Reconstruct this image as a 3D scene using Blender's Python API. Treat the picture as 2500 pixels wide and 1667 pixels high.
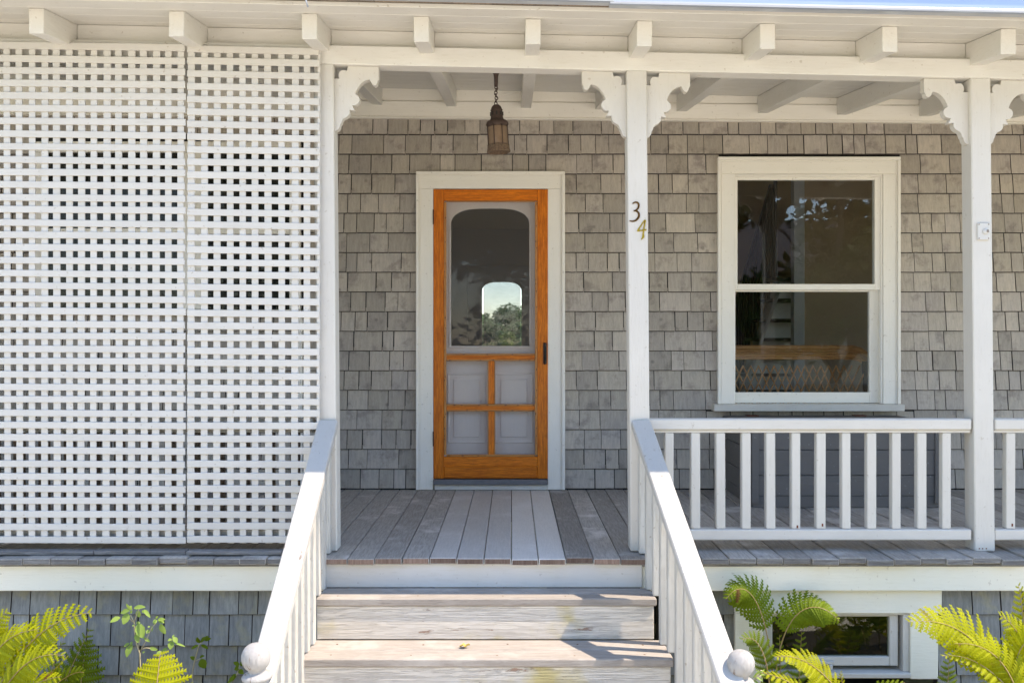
import bpy, bmesh, math, random
from mathutils import Vector, Matrix, noise as mnoise
R = math.radians
random.seed(7)
scene = bpy.context.scene
for o in list(bpy.data.objects): bpy.data.objects.remove(o)

# ------------------------------------------------------------------ camera / light
F, D0, ZC = 2300.0, 6.667, 1.045          # focal length in photo pixels, camera-to-wall metres, eye height over deck
cam_d = bpy.data.cameras.new('camera'); cam = bpy.data.objects.new('camera', cam_d)
scene.collection.objects.link(cam); scene.camera = cam
cam.location = (0, -D0, ZC); cam.rotation_euler = (R(90), 0, 0)
cam_d.sensor_width = 36; cam_d.lens = 36 * F / 2500; cam_d.clip_end = 900; cam_d.clip_start = .05

SUN = Vector((0.60, -0.115, 1.0)).normalized()       # towards the sun
w = bpy.data.worlds.new('World'); scene.world = w; w.use_nodes = True
nt = w.node_tree; bg = nt.nodes['Background']
sky = nt.nodes.new('ShaderNodeTexSky'); sky.sky_type = 'NISHITA'; sky.sun_disc = False
sky.sun_elevation = math.asin(SUN.z); sky.sun_rotation = math.atan2(SUN.x, SUN.y)
sky.air_density = 1.0; sky.dust_density = 0.0; sky.ozone_density = 3.0
nt.links.new(sky.outputs[0], bg.inputs[0]); bg.inputs[1].default_value = 0.15
sl = bpy.data.lights.new('sun', 'SUN'); sl.energy = 2.3; sl.angle = R(0.5); sl.color = (1, .92, .79)
so = bpy.data.objects.new('sun', sl); scene.collection.objects.link(so)
so.rotation_euler = SUN.to_track_quat('Z', 'Y').to_euler(); so.location = (6, -4, 12)
scene.view_settings.view_transform = 'Standard'; scene.view_settings.look = 'None'
scene.view_settings.exposure = 1.88; scene.view_settings.gamma = 1
scene.view_settings.use_white_balance = True; scene.view_settings.white_balance_temperature = 7250; scene.view_settings.white_balance_tint = 15   # camera set for open shade
scene.render.engine = 'CYCLES'
scene.cycles.max_bounces = 10; scene.cycles.diffuse_bounces = 6; scene.cycles.transparent_max_bounces = 24
scene.cycles.use_denoising = True
scene.cycles.sample_clamp_indirect = 6

# ------------------------------------------------------------------ helpers
COL = scene.collection
LOC = {}                                   # world location of every parent
def P(px, py, d): return Vector(((px - 1250) * d / F, d - D0, ZC - (py - 833) * d / F))
def X(px, d): return (px - 1250) * d / F
def Z(py, d): return ZC - (py - 833) * d / F
def thing(name, label, cat, loc, group=None):
    o = bpy.data.objects.new(name, None); COL.objects.link(o); o.empty_display_size = .1
    o.location = loc; LOC[o] = Vector(loc); o['label'] = label; o['category'] = cat
    if group: o['group'] = group
    return o
def part(name, loc, parent):               # a part that only holds sub-parts
    o = bpy.data.objects.new(name, None); COL.objects.link(o); o.empty_display_size = .05
    o.parent = parent; o.location = Vector(loc) - LOC[parent]; LOC[o] = Vector(loc); return o
def tag(o, label, cat, group=None):
    o['label'] = label; o['category'] = cat
    if group: o['group'] = group
    return o
def mk(name, verts, faces, mat, parent=None, smooth=False, mats=None, mi=None):
    vs = [Vector(v) for v in verts]
    lo = Vector((min(v.x for v in vs), min(v.y for v in vs), min(v.z for v in vs)))
    hi = Vector((max(v.x for v in vs), max(v.y for v in vs), max(v.z for v in vs)))
    c = Vector(((lo.x + hi.x) / 2, (lo.y + hi.y) / 2, lo.z))
    me = bpy.data.meshes.new(name); me.from_pydata([v - c for v in vs], [], faces)
    for m in (mats or [mat]): me.materials.append(m)
    if mi: me.polygons.foreach_set('material_index', mi)
    if smooth: me.polygons.foreach_set('use_smooth', [True] * len(me.polygons))
    me.validate(); me.update()
    o = bpy.data.objects.new(name, me); COL.objects.link(o)
    LOC[o] = c
    if parent is not None: o.parent = parent; o.location = c - LOC[parent]
    else: o.location = c
    return o
def box_geo(lo, hi, b=.003, warp=None):
    (x0, y0, z0), (x1, y1, z1) = lo, hi
    b = min(b, (x1 - x0) * .3, (y1 - y0) * .3, (z1 - z0) * .3)
    V = []; idx = {}
    def add(k, p): idx[k] = len(V); V.append(p)
    for sx in (0, 1):
        for sy in (0, 1):
            for sz in (0, 1):
                x = x1 if sx else x0; y = y1 if sy else y0; z = z1 if sz else z0
                ix = x - b if sx else x + b; iy = y - b if sy else y + b; iz = z - b if sz else z + b
                add((sx, sy, sz, 0), (x, iy, iz)); add((sx, sy, sz, 1), (ix, y, iz)); add((sx, sy, sz, 2), (ix, iy, z))
    Fc = []
    for s in (0, 1):
        Fc.append([idx[(s, 0, 0, 0)], idx[(s, 1, 0, 0)], idx[(s, 1, 1, 0)], idx[(s, 0, 1, 0)]][::(1 if s else -1)])
        Fc.append([idx[(0, s, 0, 1)], idx[(1, s, 0, 1)], idx[(1, s, 1, 1)], idx[(0, s, 1, 1)]][::(-1 if s else 1)])
        Fc.append([idx[(0, 0, s, 2)], idx[(1, 0, s, 2)], idx[(1, 1, s, 2)], idx[(0, 1, s, 2)]][::(1 if s else -1)])
    def eflip(f, n):
        a, bb, c = (Vector(V[i]) for i in f[:3])
        return f if (bb - a).cross(c - a).dot(n) > 0 else f[::-1]
    for a in (0, 1):
        for c in (0, 1):
            Fc.append(eflip([idx[(0, a, c, 1)], idx[(1, a, c, 1)], idx[(1, a, c, 2)], idx[(0, a, c, 2)]], Vector((0, 2 * a - 1, 2 * c - 1))))
            Fc.append(eflip([idx[(a, 0, c, 0)], idx[(a, 1, c, 0)], idx[(a, 1, c, 2)], idx[(a, 0, c, 2)]], Vector((2 * a - 1, 0, 2 * c - 1))))
            Fc.append(eflip([idx[(a, c, 0, 0)], idx[(a, c, 1, 0)], idx[(a, c, 1, 1)], idx[(a, c, 0, 1)]], Vector((2 * a - 1, 2 * c - 1, 0))))
    for sx in (0, 1):
        for sy in (0, 1):
            for sz in (0, 1):
                Fc.append(eflip([idx[(sx, sy, sz, k)] for k in range(3)], Vector((2 * sx - 1, 2 * sy - 1, 2 * sz - 1))))
    if warp: V = [warp(Vector(v)) for v in V]
    return V, Fc
def box(name, mat, parent, lo, hi, b=.003, warp=None):
    V, Fc = box_geo(lo, hi, b, warp); return mk(name, V, Fc, mat, parent)
def backed(o, m):
    o.data.materials.append(m); o.data.polygons[4].material_index = 1; return o
def multi(name, mat, parent, boxes, b=.002, warp=None, smooth=False):
    V = []; Fc = []
    for lo, hi in boxes:
        v, f = box_geo(lo, hi, b, warp); n = len(V); V += v; Fc += [[i + n for i in q] for q in f]
    return mk(name, V, Fc, mat, parent, smooth)
def bar(name, mat, parent, p0, p1, wd, ht, b=.003, side=Vector((1, 0, 0))):
    p0 = Vector(p0); p1 = Vector(p1); t = (p1 - p0); L = t.length; t.normalize()
    s = (side - t * side.dot(t)).normalized(); u = s.cross(t)
    if u.z < 0: u = -u
    M = Matrix((s, t, u)).transposed()
    V, Fc = box_geo((-wd / 2, 0, -ht / 2), (wd / 2, L, ht / 2), b)
    return mk(name, [p0 + M @ Vector(v) for v in V], Fc if M.determinant() > 0 else [f[::-1] for f in Fc], mat, parent)
def lathe_geo(prof, c, seg=28, tilt=None):
    V = []; Fc = []
    for r, z in prof:
        for k in range(seg):
            a = 2 * math.pi * k / seg; v = Vector((r * math.cos(a), r * math.sin(a), z))
            if tilt: v = tilt @ v
            V.append(v + Vector(c))
    for i in range(len(prof) - 1):
        for k in range(seg):
            k2 = (k + 1) % seg
            Fc.append([i * seg + k, i * seg + k2, (i + 1) * seg + k2, (i + 1) * seg + k])
    Fc.append(list(range(seg))[::-1]); Fc.append([(len(prof) - 1) * seg + k for k in range(seg)])
    return V, Fc
def lathe(name, mat, parent, prof, c, seg=28, tilt=None):
    V, Fc = lathe_geo(prof, c, seg, tilt); return mk(name, V, Fc, mat, parent, True)
def tube_geo(pts, r, seg=7):
    pts = [Vector(p) for p in pts]; V = []; Fc = []; n = len(pts)
    up = Vector((0.13, .31, .94))
    for i, p in enumerate(pts):
        t = (pts[min(i + 1, n - 1)] - pts[max(i - 1, 0)]).normalized()
        a = t.cross(up); a = (a if a.length > .05 else t.cross(Vector((1, 0, 0)))).normalized(); c = t.cross(a)
        rr = r(i / (n - 1)) if callable(r) else r
        for k in range(seg):
            an = 2 * math.pi * k / seg; V.append(p + (a * math.cos(an) + c * math.sin(an)) * rr)
    for i in range(n - 1):
        for k in range(seg):
            k2 = (k + 1) % seg; Fc.append([i * seg + k, i * seg + k2, (i + 1) * seg + k2, (i + 1) * seg + k])
    Fc.append(list(range(seg))[::-1]); Fc.append([(n - 1) * seg + k for k in range(seg)])
    return V, Fc
def tube(name, mat, parent, pts, r, seg=7):
    V, Fc = tube_geo(pts, r, seg); return mk(name, V, Fc, mat, parent, True)
def join(*gs):
    V = []; Fc = []
    for v, f in gs: n = len(V); V += list(v); Fc += [[i + n for i in q] for q in f]
    return V, Fc
def prism(name, mat, parent, pts, y0, y1, bev=.0):   # outline in x,z extruded along y
    bm = bmesh.new()
    vs = [bm.verts.new((x, y0, z)) for x, z in pts]
    f = bm.faces.new(vs); r = bmesh.ops.extrude_face_region(bm, geom=[f])
    bmesh.ops.translate(bm, verts=[v for v in r['geom'] if isinstance(v, bmesh.types.BMVert)], vec=(0, y1 - y0, 0))
    bmesh.ops.recalc_face_normals(bm, faces=bm.faces)
    bmesh.ops.triangulate(bm, faces=[q for q in bm.faces if len(q.verts) > 4])
    V = [v.co.copy() for v in bm.verts]; Fc = [[v.index for v in q.verts] for q in bm.faces] if not bm.verts.index_update() else 0
    bm.free(); return mk(name, V, Fc, mat, parent)

# ------------------------------------------------------------------ materials
def nodes(name):
    m = bpy.data.materials.new(name); m.use_nodes = True; t = m.node_tree
    return m, t, t.nodes['Principled BSDF'], t.nodes['Material Output']
def nd(t, ty, **k):
    n = t.nodes.new('ShaderNode' + ty)
    for a, v in k.items(): setattr(n, a, v)
    return n
def coords(t, sc=(1, 1, 1), rnd=True):
    g = nd(t, 'NewGeometry'); out = g.outputs['Position']
    r = None
    if rnd:
        oi = nd(t, 'ObjectInfo'); ad = nd(t, 'Math', operation='ADD'); fr = nd(t, 'Math', operation='FRACT')
        t.links.new(oi.outputs['Random'], ad.inputs[0]); t.links.new(g.outputs['Random Per Island'], ad.inputs[1]); t.links.new(ad.outputs[0], fr.inputs[0])
        r = fr.outputs[0]
        mu = nd(t, 'Vector' + 'Math', operation='SCALE'); mu.inputs[0].default_value = (31.7, 17.3, 23.9); t.links.new(r, mu.inputs[3])
        va = nd(t, 'VectorMath', operation='ADD'); t.links.new(out, va.inputs[0]); t.links.new(mu.outputs[0], va.inputs[1]); out = va.outputs[0]
    mp = nd(t, 'VectorMath', operation='MULTIPLY'); mp.inputs[1].default_value = sc; t.links.new(out, mp.inputs[0])
    return mp.outputs[0], out, r
def nz(t, vec, scale, detail=5, rough=.6, dist=0):
    n = nd(t, 'TexNoise'); n.inputs['Scale'].default_value = scale; n.inputs['Detail'].default_value = detail
    n.inputs['Roughness'].default_value = rough; n.inputs['Distortion'].default_value = dist; t.links.new(vec, n.inputs['Vector']); return n.outputs['Fac']
def ramp(t, fac, a, b):
    r = nd(t, 'MapRange'); r.inputs[1].default_value = a; r.inputs[2].default_value = b; r.clamp = True; r.interpolation_type = 'SMOOTHSTEP'
    t.links.new(fac, r.inputs[0]); return r.outputs[0]
def mix(t, f, a, b, mode='MIX'):
    m = nd(t, 'MixRGB', blend_type=mode)
    for s, i in ((f, 0), (a, 1), (b, 2)):
        if isinstance(s, (int, float)): m.inputs[i].default_value = s
        elif isinstance(s, tuple): m.inputs[i].default_value = (*s, 1)
        else: t.links.new(s, m.inputs[i])
    return m.outputs[0]
def mulr(t, f, a, b):
    r = nd(t, 'MapRange'); r.inputs[3].default_value = a; r.inputs[4].default_value = b; t.links.new(f, r.inputs[0]); return r.outputs[0]
def bump(t, b, h, strength=.3, dist=.004, prev=None):
    n = nd(t, 'Bump'); n.inputs['Strength'].default_value = strength; n.inputs['Distance'].default_value = dist
    t.links.new(h, n.inputs['Height'])
    if prev is not None: t.links.new(prev, n.inputs['Normal'])
    t.links.new(n.outputs[0], b.inputs['Normal']); return n.outputs[0]
AX = {'x': (1.2, 9, 9), 'y': (9, 1.2, 9), 'z': (9, 9, 1.2)}
def paint(name, col, axis='z', rough=.5, dirt=.38, var=.09, peel=None, bmp=.38, spot=(.30, .24, .17), stain=None):
    m, t, b, o = nodes(name); v, raw, r = coords(t, AX[axis])
    g = nz(t, v, 9, 6, .65); big = nz(t, raw, 2.3, 4, .6); sp = nz(t, raw, 46, 3, .5)
    c = mix(t, mulr(t, big, 0, 1), tuple(x * (1 - var * 1.6) for x in col), tuple(min(1, x * (1 + var)) for x in col))
    c = mix(t, mulr(t, r, 0, var * 1.2), c, tuple(x * .72 for x in col))
    c = mix(t, mulr(t, ramp(t, g, .52, .75), 0, dirt * .6), c, tuple(x * .7 * y for x, y in zip(col, (1, .95, .82))))
    c = mix(t, mulr(t, ramp(t, sp, .675, .74), 0, dirt), c, spot)
    h = g
    if stain:
        st = nz(t, raw, stain[1], 4, .6); c = mix(t, mulr(t, ramp(t, st, stain[2], stain[2] + .14), 0, .8), c, stain[0])
    if peel:
        pv, _, _ = coords(t, tuple(x * .5 for x in AX[axis]), False)
        pn = nz(t, pv, peel[1], 9, .72, .6); pf = ramp(t, pn, peel[2], peel[2] + .03)
        c = mix(t, pf, c, peel[0])
        cv, _, _ = coords(t, tuple((x * .35 if x < 3 else x * 2.2) for x in AX[axis]), False)
        cn = nz(t, cv, 7, 6, .6, 1.2)
        ab = nd(t, 'Math', operation='SUBTRACT'); ab.inputs[1].default_value = .5; t.links.new(cn, ab.inputs[0])
        aa = nd(t, 'Math', operation='ABSOLUTE'); t.links.new(ab.outputs[0], aa.inputs[0])
        ce = ramp(t, aa.outputs[0], 0, .035)
        c = mix(t, mulr(t, ce, .08, 0), c, tuple(x * .5 for x in col))
        h = mix(t, .5, g, mix(t, pf, ce, (0, 0, 0)))
    t.links.new(c, b.inputs['Base Color']); b.inputs['Roughness'].default_value = rough
    bump(t, b, h, bmp, .004); return m
def timber(name, c1, c2, axis='y', rough=.8, var=.25, bmp=.5, patch=None, grain=8, knots=.0):
    m, t, b, o = nodes(name); s = tuple(x if x < 3 else x * 1.6 for x in AX[axis]); v, raw, r = coords(t, s)
    g = nz(t, v, grain, 8, .7, .4); fine = nz(t, v, grain * 4, 4, .6); big = nz(t, raw, 3.1, 5, .65)
    c = mix(t, ramp(t, g, .3, .72), c1, c2)
    c = mix(t, mulr(t, ramp(t, fine, .5, .75), 0, .5), c, tuple(x * .55 for x in c1))
    if patch: c = mix(t, mulr(t, ramp(t, big, patch[1], patch[1] + .16), 0, patch[2]), c, patch[0])
    if knots:
        kn = nd(t, 'TexVoronoi'); kn.inputs['Scale'].default_value = 3.2; t.links.new(raw, kn.inputs['Vector'])
        c = mix(t, mulr(t, ramp(t, kn.outputs['Distance'], .075, .02), 0, knots), c, tuple(x * .4 for x in c1))
    c = mix(t, 1.0, c, mix(t, r, (1 - var,) * 3, (1 + var,) * 3), 'MULTIPLY')
    t.links.new(c, b.inputs['Base Color']); b.inputs['Roughness'].default_value = rough
    bump(t, b, mix(t, .4, g, fine), bmp, .004); return m
def plain(name, col, rough=.5, metal=0, bmp=0, ns=30, var=.25):
    m, t, b, o = nodes(name); v, raw, r = coords(t)
    n = nz(t, raw, ns, 5, .6)
    c = mix(t, n, tuple(x * (1 - var) for x in col), tuple(min(1, x * (1 + var)) for x in col))
    t.links.new(c, b.inputs['Base Color']); b.inputs['Roughness'].default_value = rough; b.inputs['Metallic'].default_value = metal
    if bmp: bump(t, b, n, bmp, .003)
    return m
def shingle_mat(name, a, b_, stain, amount):
    m, t, b, o = nodes(name); v, raw, r = coords(t, (9, 9, 1.0))
    g = nz(t, v, 7, 7, .7, .3); f = nz(t, v, 34, 3, .6); big = nz(t, raw, 8, 7, .68, .15); b2 = nz(t, raw, 2.1, 3, .5)
    c = mix(t, ramp(t, g, .28, .75), a, b_)
    c = mix(t, mulr(t, ramp(t, f, .52, .75), 0, .35), c, tuple(x * .6 for x in a))
    c = mix(t, mulr(t, ramp(t, big, .50, .68), 0, amount), c, stain)
    kn = nd(t, 'TexVoronoi'); kn.inputs['Scale'].default_value = 5.5; t.links.new(raw, kn.inputs['Vector'])
    c = mix(t, mulr(t, ramp(t, kn.outputs['Distance'], .11, .03), 0, .6), c, stain)
    c = mix(t, 1.0, c, mix(t, r, (.80, .80, .79), (1.16, 1.16, 1.17)), 'MULTIPLY')
    c = mix(t, 1.0, c, mix(t, ramp(t, b2, .3, .7), (.94, .94, .96), (1.05, 1.04, 1.0)), 'MULTIPLY')
    t.links.new(c, b.inputs['Base Color']); b.inputs['Roughness'].default_value = .86
    bump(t, b, mix(t, .4, g, f), .45, .003); return m
def leaf_mat(name, c1, c2, tr=.45, dead=None):
    m, t, b, o = nodes(name); v, raw, r = coords(t)
    n = nz(t, raw, 9, 4, .6); c = mix(t, n, c1, c2); c = mix(t, mulr(t, r, 0, .5), c, tuple(x * .62 for x in c1))
    if dead: c = mix(t, ramp(t, nz(t, raw, 4.2, 3, .5), .66, .74), c, dead)
    t.links.new(c, b.inputs['Base Color']); b.inputs['Roughness'].default_value = .55; b.inputs['Specular IOR Level'].default_value = .2
    tl = nd(t, 'BsdfTranslucent'); t.links.new(c, tl.inputs[0]); ms = nd(t, 'MixShader'); ms.inputs[0].default_value = tr
    t.links.new(b.outputs[0], ms.inputs[1]); t.links.new(tl.outputs[0], ms.inputs[2]); t.links.new(ms.outputs[0], o.inputs[0]); return m
def glass_mat(name, refl=1.0, tint=(.95, .97, .96), wav=.02):
    m, t, b, o = nodes(name); t.nodes.remove(b)
    tr = nd(t, 'BsdfTransparent'); tr.inputs[0].default_value = (*tint, 1); gl = nd(t, 'BsdfGlossy'); gl.inputs['Roughness'].default_value = .012
    lw = nd(t, 'LayerWeight'); lw.inputs[0].default_value = .5
    pw = nd(t, 'Math', operation='POWER'); pw.inputs[1].default_value = 5; t.links.new(lw.outputs['Facing'], pw.inputs[0])
    mr = mulr(t, pw.outputs[0], .05 * refl, .95)
    ms = nd(t, 'MixShader'); t.links.new(mr, ms.inputs[0]); t.links.new(tr.outputs[0], ms.inputs[1]); t.links.new(gl.outputs[0], ms.inputs[2]); t.links.new(ms.outputs[0], o.inputs[0])
    g = nd(t, 'NewGeometry'); n = nz(t, g.outputs['Position'], 5, 2, .5); bp = nd(t, 'Bump'); bp.inputs['Strength'].default_value = wav; bp.inputs['Distance'].default_value = .05
    t.links.new(n, bp.inputs['Height']); t.links.new(bp.outputs[0], gl.inputs['Normal']); return m
def screen_mat(name, f=.16, col=(.20, .185, .18, 1)):
    m, t, b, o = nodes(name); b.inputs['Base Color'].default_value = col; b.inputs['Roughness'].default_value = .7
    tr = nd(t, 'BsdfTransparent'); ms = nd(t, 'MixShader'); ms.inputs[0].default_value = f
    t.links.new(tr.outputs[0], ms.inputs[1]); t.links.new(b.outputs[0], ms.inputs[2]); t.links.new(ms.outputs[0], o.inputs[0]); return m

WHITE = (.615, .59, .54)
mwx = paint('white_paint_horizontal', WHITE, 'x'); mwy = paint('white_paint_deep', WHITE, 'y'); mwz = paint('white_paint_vertical', WHITE, 'z')
mex = paint('eave_paint', (.70, .685, .64), 'x', .5, .4, .07); mey = paint('rafter_paint', (.70, .685, .64), 'y', .5, .45, .07)
mraw = timber('bare_wood_light_absorber', (.16, .12, .085), (.26, .20, .15), 'z', .9, .2, .4)  # bare wood of the rear balusters; on slat backs added to absorb bounce
mlat = paint('lattice_paint', (.61, .59, .55), 'x', .55, .5, .10)
mcream = paint('cream_paint', (.86, .83, .75), 'x', .5, .3, .05)
mcreamz = paint('cream_paint_vertical', (.86, .83, .76), 'z', .5, .3, .05)
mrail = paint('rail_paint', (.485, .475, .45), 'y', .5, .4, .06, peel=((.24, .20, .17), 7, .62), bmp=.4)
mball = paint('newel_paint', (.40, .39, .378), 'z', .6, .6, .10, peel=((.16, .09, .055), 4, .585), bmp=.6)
mriser = paint('flaking_riser_paint', (.74, .68, .59), 'x', .75, .12, .06, peel=((.34, .22, .155), 5.5, .625), bmp=.8, stain=((.58, .47, .15), 2.2, .51))
mriser0 = paint('smooth_riser_paint', (.66, .64, .60), 'x', .55, .5, .08, bmp=.35)
mbal = paint('stair_baluster_paint', (.60, .58, .53), 'z', .6, .6, .12, peel=((.42, .38, .32), 7, .68), bmp=.7)
mskirt = paint('skirt_board_paint', (.86, .825, .70), 'x', .5, .3, .05)
mdeck = timber('weathered_deck', (.25, .23, .205), (.43, .40, .36), 'y', .75, .22, .7, ((.62, .59, .56), .53, .7))
mdeckp = timber('painted_deck', (.52, .49, .45), (.62, .585, .54), 'y', .65, .14, .35, ((.72, .70, .67), .54, .5))
mdeckq = timber('pale_painted_deck', (.66, .63, .58), (.74, .705, .65), 'y', .65, .06, .3, ((.80, .775, .74), .54, .5))
mtread = timber('bare_tread', (.26, .23, .20), (.37, .335, .30), 'x', .8, .08, .9, ((.42, .39, .355), .50, .65), 5)
mledge = timber('gray_ledge', (.11, .105, .10), (.27, .26, .25), 'x', .85, .2, .9)
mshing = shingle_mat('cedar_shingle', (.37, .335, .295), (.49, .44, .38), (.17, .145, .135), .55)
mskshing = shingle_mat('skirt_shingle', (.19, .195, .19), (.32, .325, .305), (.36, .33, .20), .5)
mbutt = plain('shingle_edge_shadow', (.07, .06, .055), .95)  # shadow line under each course, put into the colour of the shingle edge
mendg = timber('board_end_grain', (.15, .095, .07), (.27, .19, .15), 'z', .9, .4, .6)
mback = plain('tar_paper', (.035, .032, .03), .9)
mor = timber('varnished_fir', (.44, .095, .008), (.86, .25, .020), 'z', .33, .10, .12, ((.16, .04, .006), .62, .8), 7)
morx = timber('varnished_fir_rail', (.44, .095, .008), (.86, .25, .020), 'x', .33, .10, .12, ((.19, .05, .008), .64, .7), 7)
for _m in (mor, morx): _m.node_tree.nodes['Principled BSDF'].inputs['Specular IOR Level'].default_value = .25
mbead = timber('worn_bead', (.38, .14, .03), (.55, .26, .075), 'z', .45, .15, .2, ((.05, .03, .02), .68, .9), 7)
mbeadx = timber('worn_bead_rail', (.38, .14, .03), (.55, .26, .075), 'x', .45, .15, .2, ((.05, .03, .02), .66, .9), 7)
mdoor = paint('gray_door_paint', (.88, .82, .785), 'z', .5, .25, .05)
msill = plain('gray_sill', (.16, .16, .17), .7, 0, .2)
mbox = paint('gray_chest_paint', (.145, .133, .122), 'x', .65, .5, .08, spot=(.40, .40, .42))
mglass = glass_mat('old_window_glass', 1.1, (.95, .97, .98), .005)
mdoorglass = glass_mat('door_glass', .35, (.95, .97, .98), .003)
mbglass = glass_mat('cellar_glass', 1.2, (.75, .8, .74), .01)
mdglass = glass_mat('side_glass', .15, (.9, .92, .9), .002)
mlglass = plain('ribbed_lantern_glass', (.24, .165, .11), .12)
mscreen = screen_mat('screen_mesh')
mrdimmer = screen_mat('rear_dimmer_mesh', .42, (.02, .022, .03, 1))
mblack = plain('black_iron', (.012, .012, .013), .45)
mrust = plain('rusted_lantern', (.075, .048, .038), .75, .2, .6, 60, .7)
mrust2 = plain('lantern_base_rust', (.15, .10, .065), .8, .1, .8, 90, .85)
mrusth = plain('rusty_hinge', (.16, .05, .025), .9)
mbronze = plain('bronze_number', (.17, .085, .02), .3, .9, 0, 60, .4)
mbrass = plain('brass_number', (.62, .46, .06), .28, .9, 0, 60, .3)
mplate = plain('white_plastic', (.58, .57, .54), .4, 0, 0, 30, .03)
mscrew = plain('screw_rust', (.16, .09, .05), .6)
mgut = plain('gutter_metal', (.42, .47, .56), .3, .5, .05, 3, .08)
mroofsh = timber('roof_shingle_edge', (.20, .16, .13), (.34, .28, .22), 'y', .9, .3, .5)
minter = paint('interior_plaster', (.52, .39, .26), 'z', .7, .1, .05)
mdarkw = plain('dark_wood', (.035, .018, .012), .35)
mfloor = timber('interior_floor', (.10, .05, .025), (.16, .09, .05), 'y', .5)
mstairw = plain('stair_white', (.62, .64, .66), .5, 0, 0, 30, .04)
mwick = timber('wicker', (.46, .20, .06), (.74, .38, .14), 'x', .5, .15, .5)
mwickd = plain('wicker_dark', (.05, .03, .018), .6)
mfern = leaf_mat('fern_leaf', (.36, .385, .004), (.50, .51, .012), .45, (.16, .07, .02))
mfern2 = leaf_mat('fern_leaf_shade_green', (.17, .255, .010), (.26, .34, .02), .5, (.14, .08, .02))  # fern leaf copy with shade put into its colour; also mixed into sunlit ferns
mfstem = plain('fern_stem', (.36, .25, .10), .5)
mjew = leaf_mat('jewelweed_leaf', (.26, .40, .08), (.40, .54, .14), .4)
mjstem = plain('jewelweed_stem', (.42, .36, .22), .4)
mdryleaf = plain('dry_leaf', (.50, .36, .08), .6, 0, .3, 40, .5)
mtree = leaf_mat('tree_leaf', (.045, .085, .02), (.085, .135, .03), .35)
mtree2 = leaf_mat('far_tree_leaf', (.12, .21, .08), (.20, .29, .11), .4)
mbush = leaf_mat('bright_bush_leaf', (.22, .30, .05), (.34, .42, .08), .35)
mbark = plain('bark', (.10, .075, .055), .9, 0, .8, 12, .4)
msid = paint('neighbour_siding', (.62, .62, .60), 'x')
mdkroof = plain('neighbour_roof', (.08, .08, .085), .9)

# ------------------------------------------------------------------ ground
def ground():
    m, t, b, o = nodes('lawn'); v, raw, r = coords(t, rnd=False)
    n = nz(t, raw, .5, 5, .6); f = nz(t, raw, 30, 5, .7)
    c = mix(t, ramp(t, n, .35, .65), (.30, .28, .09), (.46, .39, .20)); c = mix(t, mulr(t, f, 0, .3), c, (.20, .21, .05))
    t.links.new(c, b.inputs['Base Color']); b.inputs['Roughness'].default_value = .95; bump(t, b, f, .8, .03)
    V = []; Fc = []; N = 40
    xs = [-400 + 800 * i / N for i in range(N + 1)]
    for j in range(N + 1):
        for i in range(N + 1):
            x = xs[i]; y = xs[j]; V.append((x, y, -.95 - max(0, y - 12) * .012 + (mnoise.noise(Vector((x * .02, y * .02, 0))) * .4 if abs(x) > 25 or abs(y) > 25 else 0)))
    for j in range(N):
        for i in range(N): a = j * (N + 1) + i; Fc.append([a, a + 1, a + N + 2, a + N + 1])
    g = mk('ground', V, Fc, m); g['kind'] = 'structure'
    mc = plain('bounce_gravel', (.74, .67, .54), .95, 0, .6, 60, .12)  # unseen pale ground added to bounce warm light up into the porch
    p = box('bounce_ground', mc, None, (-10, -17.5, -.97), (18, -3.6, -.90), .01); p['kind'] = 'structure'
    p = box('front_walk', plain('concrete_walk', (.55, .53, .48), .9, 0, .3, 40, .15), None, (-.95, -3.59, -.97), (.85, -3.2, -.89), .01); p['kind'] = 'structure'
ground()
mbed = plain('bed_soil', (.05, .038, .026), .95, 0, .8, 25, .4)
for a, b in ((-9, -1.15), (1.05, 9)):
    box('planting_bed', mbed, None, (a, -3.58, -.95), (b, -2.02, -.87), .01)['kind'] = 'structure'

# ------------------------------------------------------------------ house
house = thing('shingled_house', 'gray cedar shingled house with white trim behind the porch', 'house', (0, 0, 0))
# structure of the shell
backing = box('sheathing', mback, house, (-4.6, .0, -.95), (-.55, .10, 3.4), .001)
box('sheathing', mback, house, (.25, .0, -.95), (1.56, .10, 3.4), .001)
box('sheathing', mback, house, (2.63, .0, -.95), (5.2, .10, 3.4), .001)
box('sheathing', mback, house, (-.551, .001, 2.14), (.251, .101, 3.4), .001)
box('sheathing', mback, house, (1.559, .001, 2.24), (2.631, .101, 3.4), .001)
box('sheathing', mback, house, (1.559, .001, -.95), (2.631, .101, .58), .001)
box('interior_floor', mfloor, house, (-4.6, .10, -.25), (5.2, 6.9, -.005), .001)
box('interior_ceiling', minter, house, (-4.6, .10, 2.60), (5.2, 6.9, 2.75), .001)
box('partition', minter, house, (-.95, .11, 0), (-.85, 6.4, 2.6), .001)
box('partition', minter, house, (.75, 2.9, 0), (.85, 6.4, 2.6), .001)
box('side_wall', minter, house, (-4.7, .10, -.3), (-4.6, 6.9, 2.75), .001)
multi('side_wall', minter, house, [((5.2, .10, -.3), (5.3, .6, 2.75)), ((5.2, .601, -.3), (5.3, 2.6, .7)), ((5.2, .601, 2.2), (5.3, 2.6, 2.75)), ((5.2, 2.601, -.3), (5.3, 6.9, 2.75))], .001)  # unseen window opening added to let daylight into the room
box('added_light_pane', mdglass, house, (5.24, .60, .69), (5.245, 2.61, 2.21), .0005)

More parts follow.
